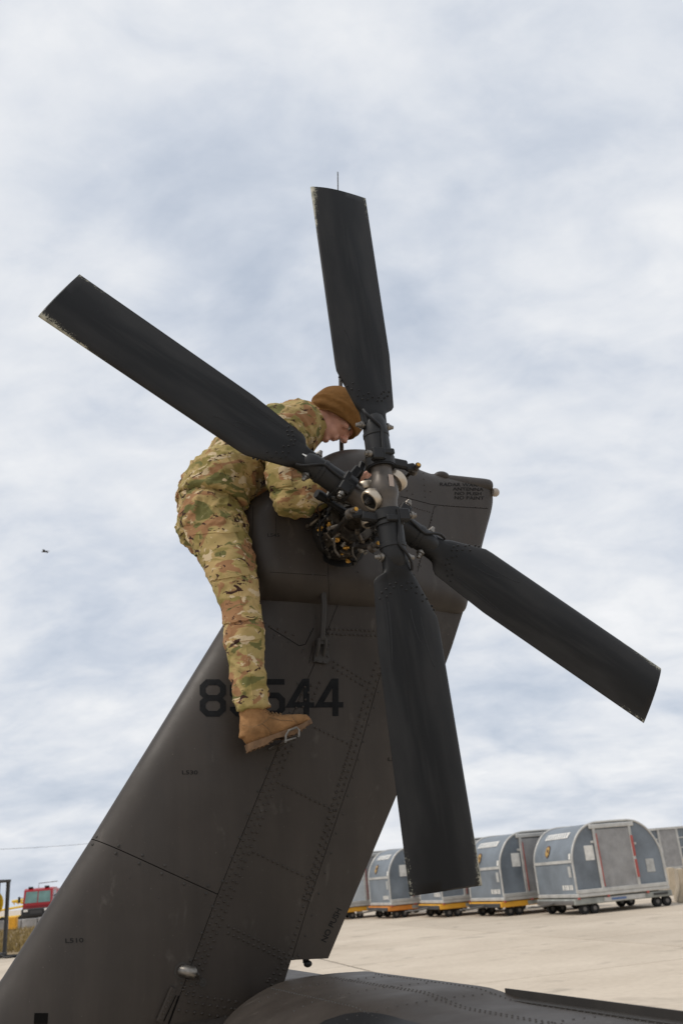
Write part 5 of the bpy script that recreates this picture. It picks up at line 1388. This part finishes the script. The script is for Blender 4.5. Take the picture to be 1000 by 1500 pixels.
for y_ in (3.6, 5.0, 6.4, 7.8): MB().box((2.765, y_, 1.95), (.03, 1.2, .8), None, .01).build('locker_door', 'aluminium', tk, 0)
MB().tube([(1.0, 2.2, 3.3), (1.0, 2.2, 3.75), (2.6, 3.5, 3.85)], .035, 8).build('roof_monitor', 'rim', tk)
# ---- yellow boom lift and low grey wall with an amber panel behind the grass
yb = CAMW+ray(22, 1340)*(105/ray(22, 1340).y)
bl_ = empty('boom_lift', Matrix.Translation((yb.x, 105, 0))); tag(bl_, 'yellow boom lift parked behind the low grey wall', 'boom lift')
MB().box((0, 0, .72), (2.8, 1.8, .4), None, .1).build('chassis', 'yellow_paint', bl_, 0)
for i, (a, b) in enumerate((((-1.6, -.2, 1.55), (1.9, -.2, 1.85)), ((1.9, .1, 1.95), (-.4, .1, 2.35)), ((-.4, .1, 2.35), (2.0, .1, 2.5)))): MB().tube([a, b], .13, 6).build('boom', 'yellow_paint', bl_, 0)
for k in range(6): MB().tube([(-.3+k*.4, .1, 2.3), (-.1+k*.4, .1, 2.0)], .05, 6).build('brace', 'yellow_paint', bl_)
for x in (-1, 1):
    for y in (-.8, .8): MB().lathe((x, y-.12, .45), (0, 1, 0), [(0, .2), (0, .4), (.04, .45), (.2, .45), (.24, .4), (.24, .2)], 18).build('wheel', 'tyre', bl_)
w0 = CAMW+ray(-60, 1360)*(82/ray(-60, 1360).y); w1 = CAMW+ray(150, 1350)*(82/ray(150, 1350).y)
wall = empty('low_wall', Matrix.Translation((w0.x, 82, 0))); tag(wall, 'low grey block wall between the dry grass and the fire engine', 'wall')
nb = 9; sx = (w1.x-w0.x)/nb
for k in range(nb): MB().box((sx*(k+.5), random.uniform(-.05, .05), .36), (sx-.05, .6, .72+random.uniform(-.05, .06)), None, .05).build('block', 'wall_grey', wall, 0)
a = CAMW+ray(20, 1350)*(78/ray(20, 1350).y)
cb_ = empty('amber_cabinet', Matrix.Translation((a.x, 78, 0))); tag(cb_, 'small amber cabinet standing in front of the low grey wall', 'cabinet')
MB().box((0, 0, .52), (.62, .4, .95), None, .03).build('cabinet_body', 'amber', cb_, 0); MB().box((0, -.21, .52), (.5, .02, .8), None, .005).build('door', 'amber', cb_, 0); MB().box((0, 0, .03), (.66, .44, .06)).build('plinth', 'post_dark', cb_, 0)
# ---- dry grass strip
gx0, gx1, gy0, gy1 = -70, -9.0, 36.5, 80
gm = MB().add([(gx0, gy0+8, .008), (-8, gy0-2.5, .008), (-3, gy1, .008), (gx0, gy1, .008)], [(0, 1, 2, 3)]).build('verge', 'soil', None, 0); tag(gm, kind='structure')
mb = MB(); rg_ = random.Random(3)
for k in range(9000):
    y = gy0+(gy1-gy0)*rg_.random()**1.5; x = rg_.uniform(-.42*y-4, -.24*y-1)
    if y < gy0+(-x-8)*.17: continue
    h = rg_.uniform(.10, .34); a = rg_.uniform(0, 6.28); w = .03
    dx, dy = math.cos(a)*w, math.sin(a)*w; lx, ly = rg_.uniform(-.12, .12), rg_.uniform(-.1, .1)
    mb.add([(x-dx, y-dy, 0), (x+dx, y+dy, 0), (x+lx+dx*.3, y+ly, h)], [(0, 1, 2)])
gr = mb.build('grass', 'dry_grass', None, 0); tag(gr, 'dry straw-coloured grass on the verge', 'grass', kind='stuff')
# ---- dark hose cabinet at the left edge with yellow reel and hose
q = gp(-22, 1406)
hc = empty('hose_stand', Matrix.Translation((q.x, q.y, 0)) @ Matrix.Rotation(R(-12), 4, 'Z')); tag(hc, 'dark steel hose stand with a yellow reel and a black hose on the apron', 'hose stand')
for x in (-.62, .36):
    for y in (0, .6): MB().box((x, y, 1.22), (.11, .11, 2.44), None, .012).build('post', 'post_dark', hc, 0)
MB().box((-.13, .3, 2.47), (1.12, .74, .09), None, .012).build('top', 'post_dark', hc, 0); MB().box((-.13, .3, .10), (1.12, .74, .12), None, .012).build('base', 'post_dark', hc, 0)
reel = MB().lathe((-.12, .08, 1.75), (0, 1, 0), [(0, .1), (0, .40), (.03, .42), (.06, .40), (.06, .26), (.36, .26), (.36, .40), (.39, .42), (.42, .40), (.42, .1)], 28).build('reel', 'yellow_paint', hc, 40)
MB().box((.30, .02, .95), (.10, .05, 1.2), None, .01).build('side_plate', 'dolly_grey', hc, 0)
MB().box((.30, -.03, .62), (.07, .05, .12), None, .01).build('red_valve', 'red_strip', hc, 0)
MB().tube(catmull([(.1, .05, 1.4), (.25, -.05, .9), (.38, -.1, .55), (.55, -.12, .22), (.85, -.15, .05), (1.15, -.1, .04), (1.3, .2, .04), (.9, .5, .04), (.2, .55, .04)], 8, False), .038, 8).build('hose', 'black_rubber', hc)
# ---- overhead wire with its poles
wa = CAMW+ray(-40, 1245)*(160/ray(-40, 1245).y); wb = CAMW+ray(300, 1214)*(175/ray(300, 1214).y)
for p, lab in ((wa, 'tall wooden power pole standing outside the helicopter fin'), (wb, 'tall wooden power pole standing behind the helicopter fin')):
    pr = empty('power_pole', Matrix.Translation((p.x, p.y, 0))); tag(pr, lab, 'pole', 'power poles')
    MB().tube([(0, 0, 0), (0, 0, p.z+.5)], [.2, .13], 10).build('pole', 'wood', pr); MB().box((0, 0, p.z-.15), (2.2, .14, .16)).build('crossarm', 'wood', pr, 0)
    MB().lathe((0, 0, p.z-.1), (0, 0, 1), [(0, .05), (.08, .07), (.12, .04)], 10).build('insulator', 'placard', pr)
pts = []
for k in range(21):
    t = k/20; p = wa.lerp(wb, t); p.z -= 4*.9*t*(1-t)*.8; pts.append(p)
wr = MB().tube(pts, .028, 6).build('overhead_wire', 'cable'); tag(wr, 'thin overhead power wire crossing the sky above the fire engine', 'wire')
# ---- a bird in the sky
bp_ = CAMW+ray(66, 808)*34
bi = MB(); bi.loft([((-.13, 0, 0), (0, .006, 0), (0, 0, .006)), ((-.07, 0, .005), (0, .025, 0), (0, 0, .025)), ((0, 0, 0), (0, .03, 0), (0, 0, .03)), ((.06, 0, .004), (0, .022, 0), (0, 0, .022)), ((.10, 0, .012), (0, .02, 0), (0, 0, .02)), ((.135, 0, .008), (0, .004, 0), (0, 0, .004))], 10)
bird = bi.build('bird', 'bird', None, 180); bird.matrix_basis = Matrix.Translation(bp_) @ Matrix.Rotation(R(170), 4, 'Z'); tag(bird, 'small dark bird flying in the cloudy sky', 'bird')
for s in (1, -1): MB().add([(.05, s*.02, .012), (-.05, s*.02, .008), (-.06, s*.14, .03), (-.03, s*.21, .01), (.04, s*.13, .04), (.05, s*.02, .004), (-.05, s*.02, .002), (-.03, s*.21, .006)], [(0, 1, 2, 4), (4, 2, 3), (5, 6, 7, 4), (0, 5, 4), (1, 6, 7, 3, 2)]).build('wing', 'bird', bird, 60)
MB().add([(-.12, -.01, .004), (-.12, .01, .004), (-.19, .03, .0), (-.19, -.03, .0), (-.12, 0, -.004)], [(0, 1, 2, 3), (4, 2, 1), (4, 3, 2), (4, 0, 3)]).build('tail', 'bird', bird, 0)
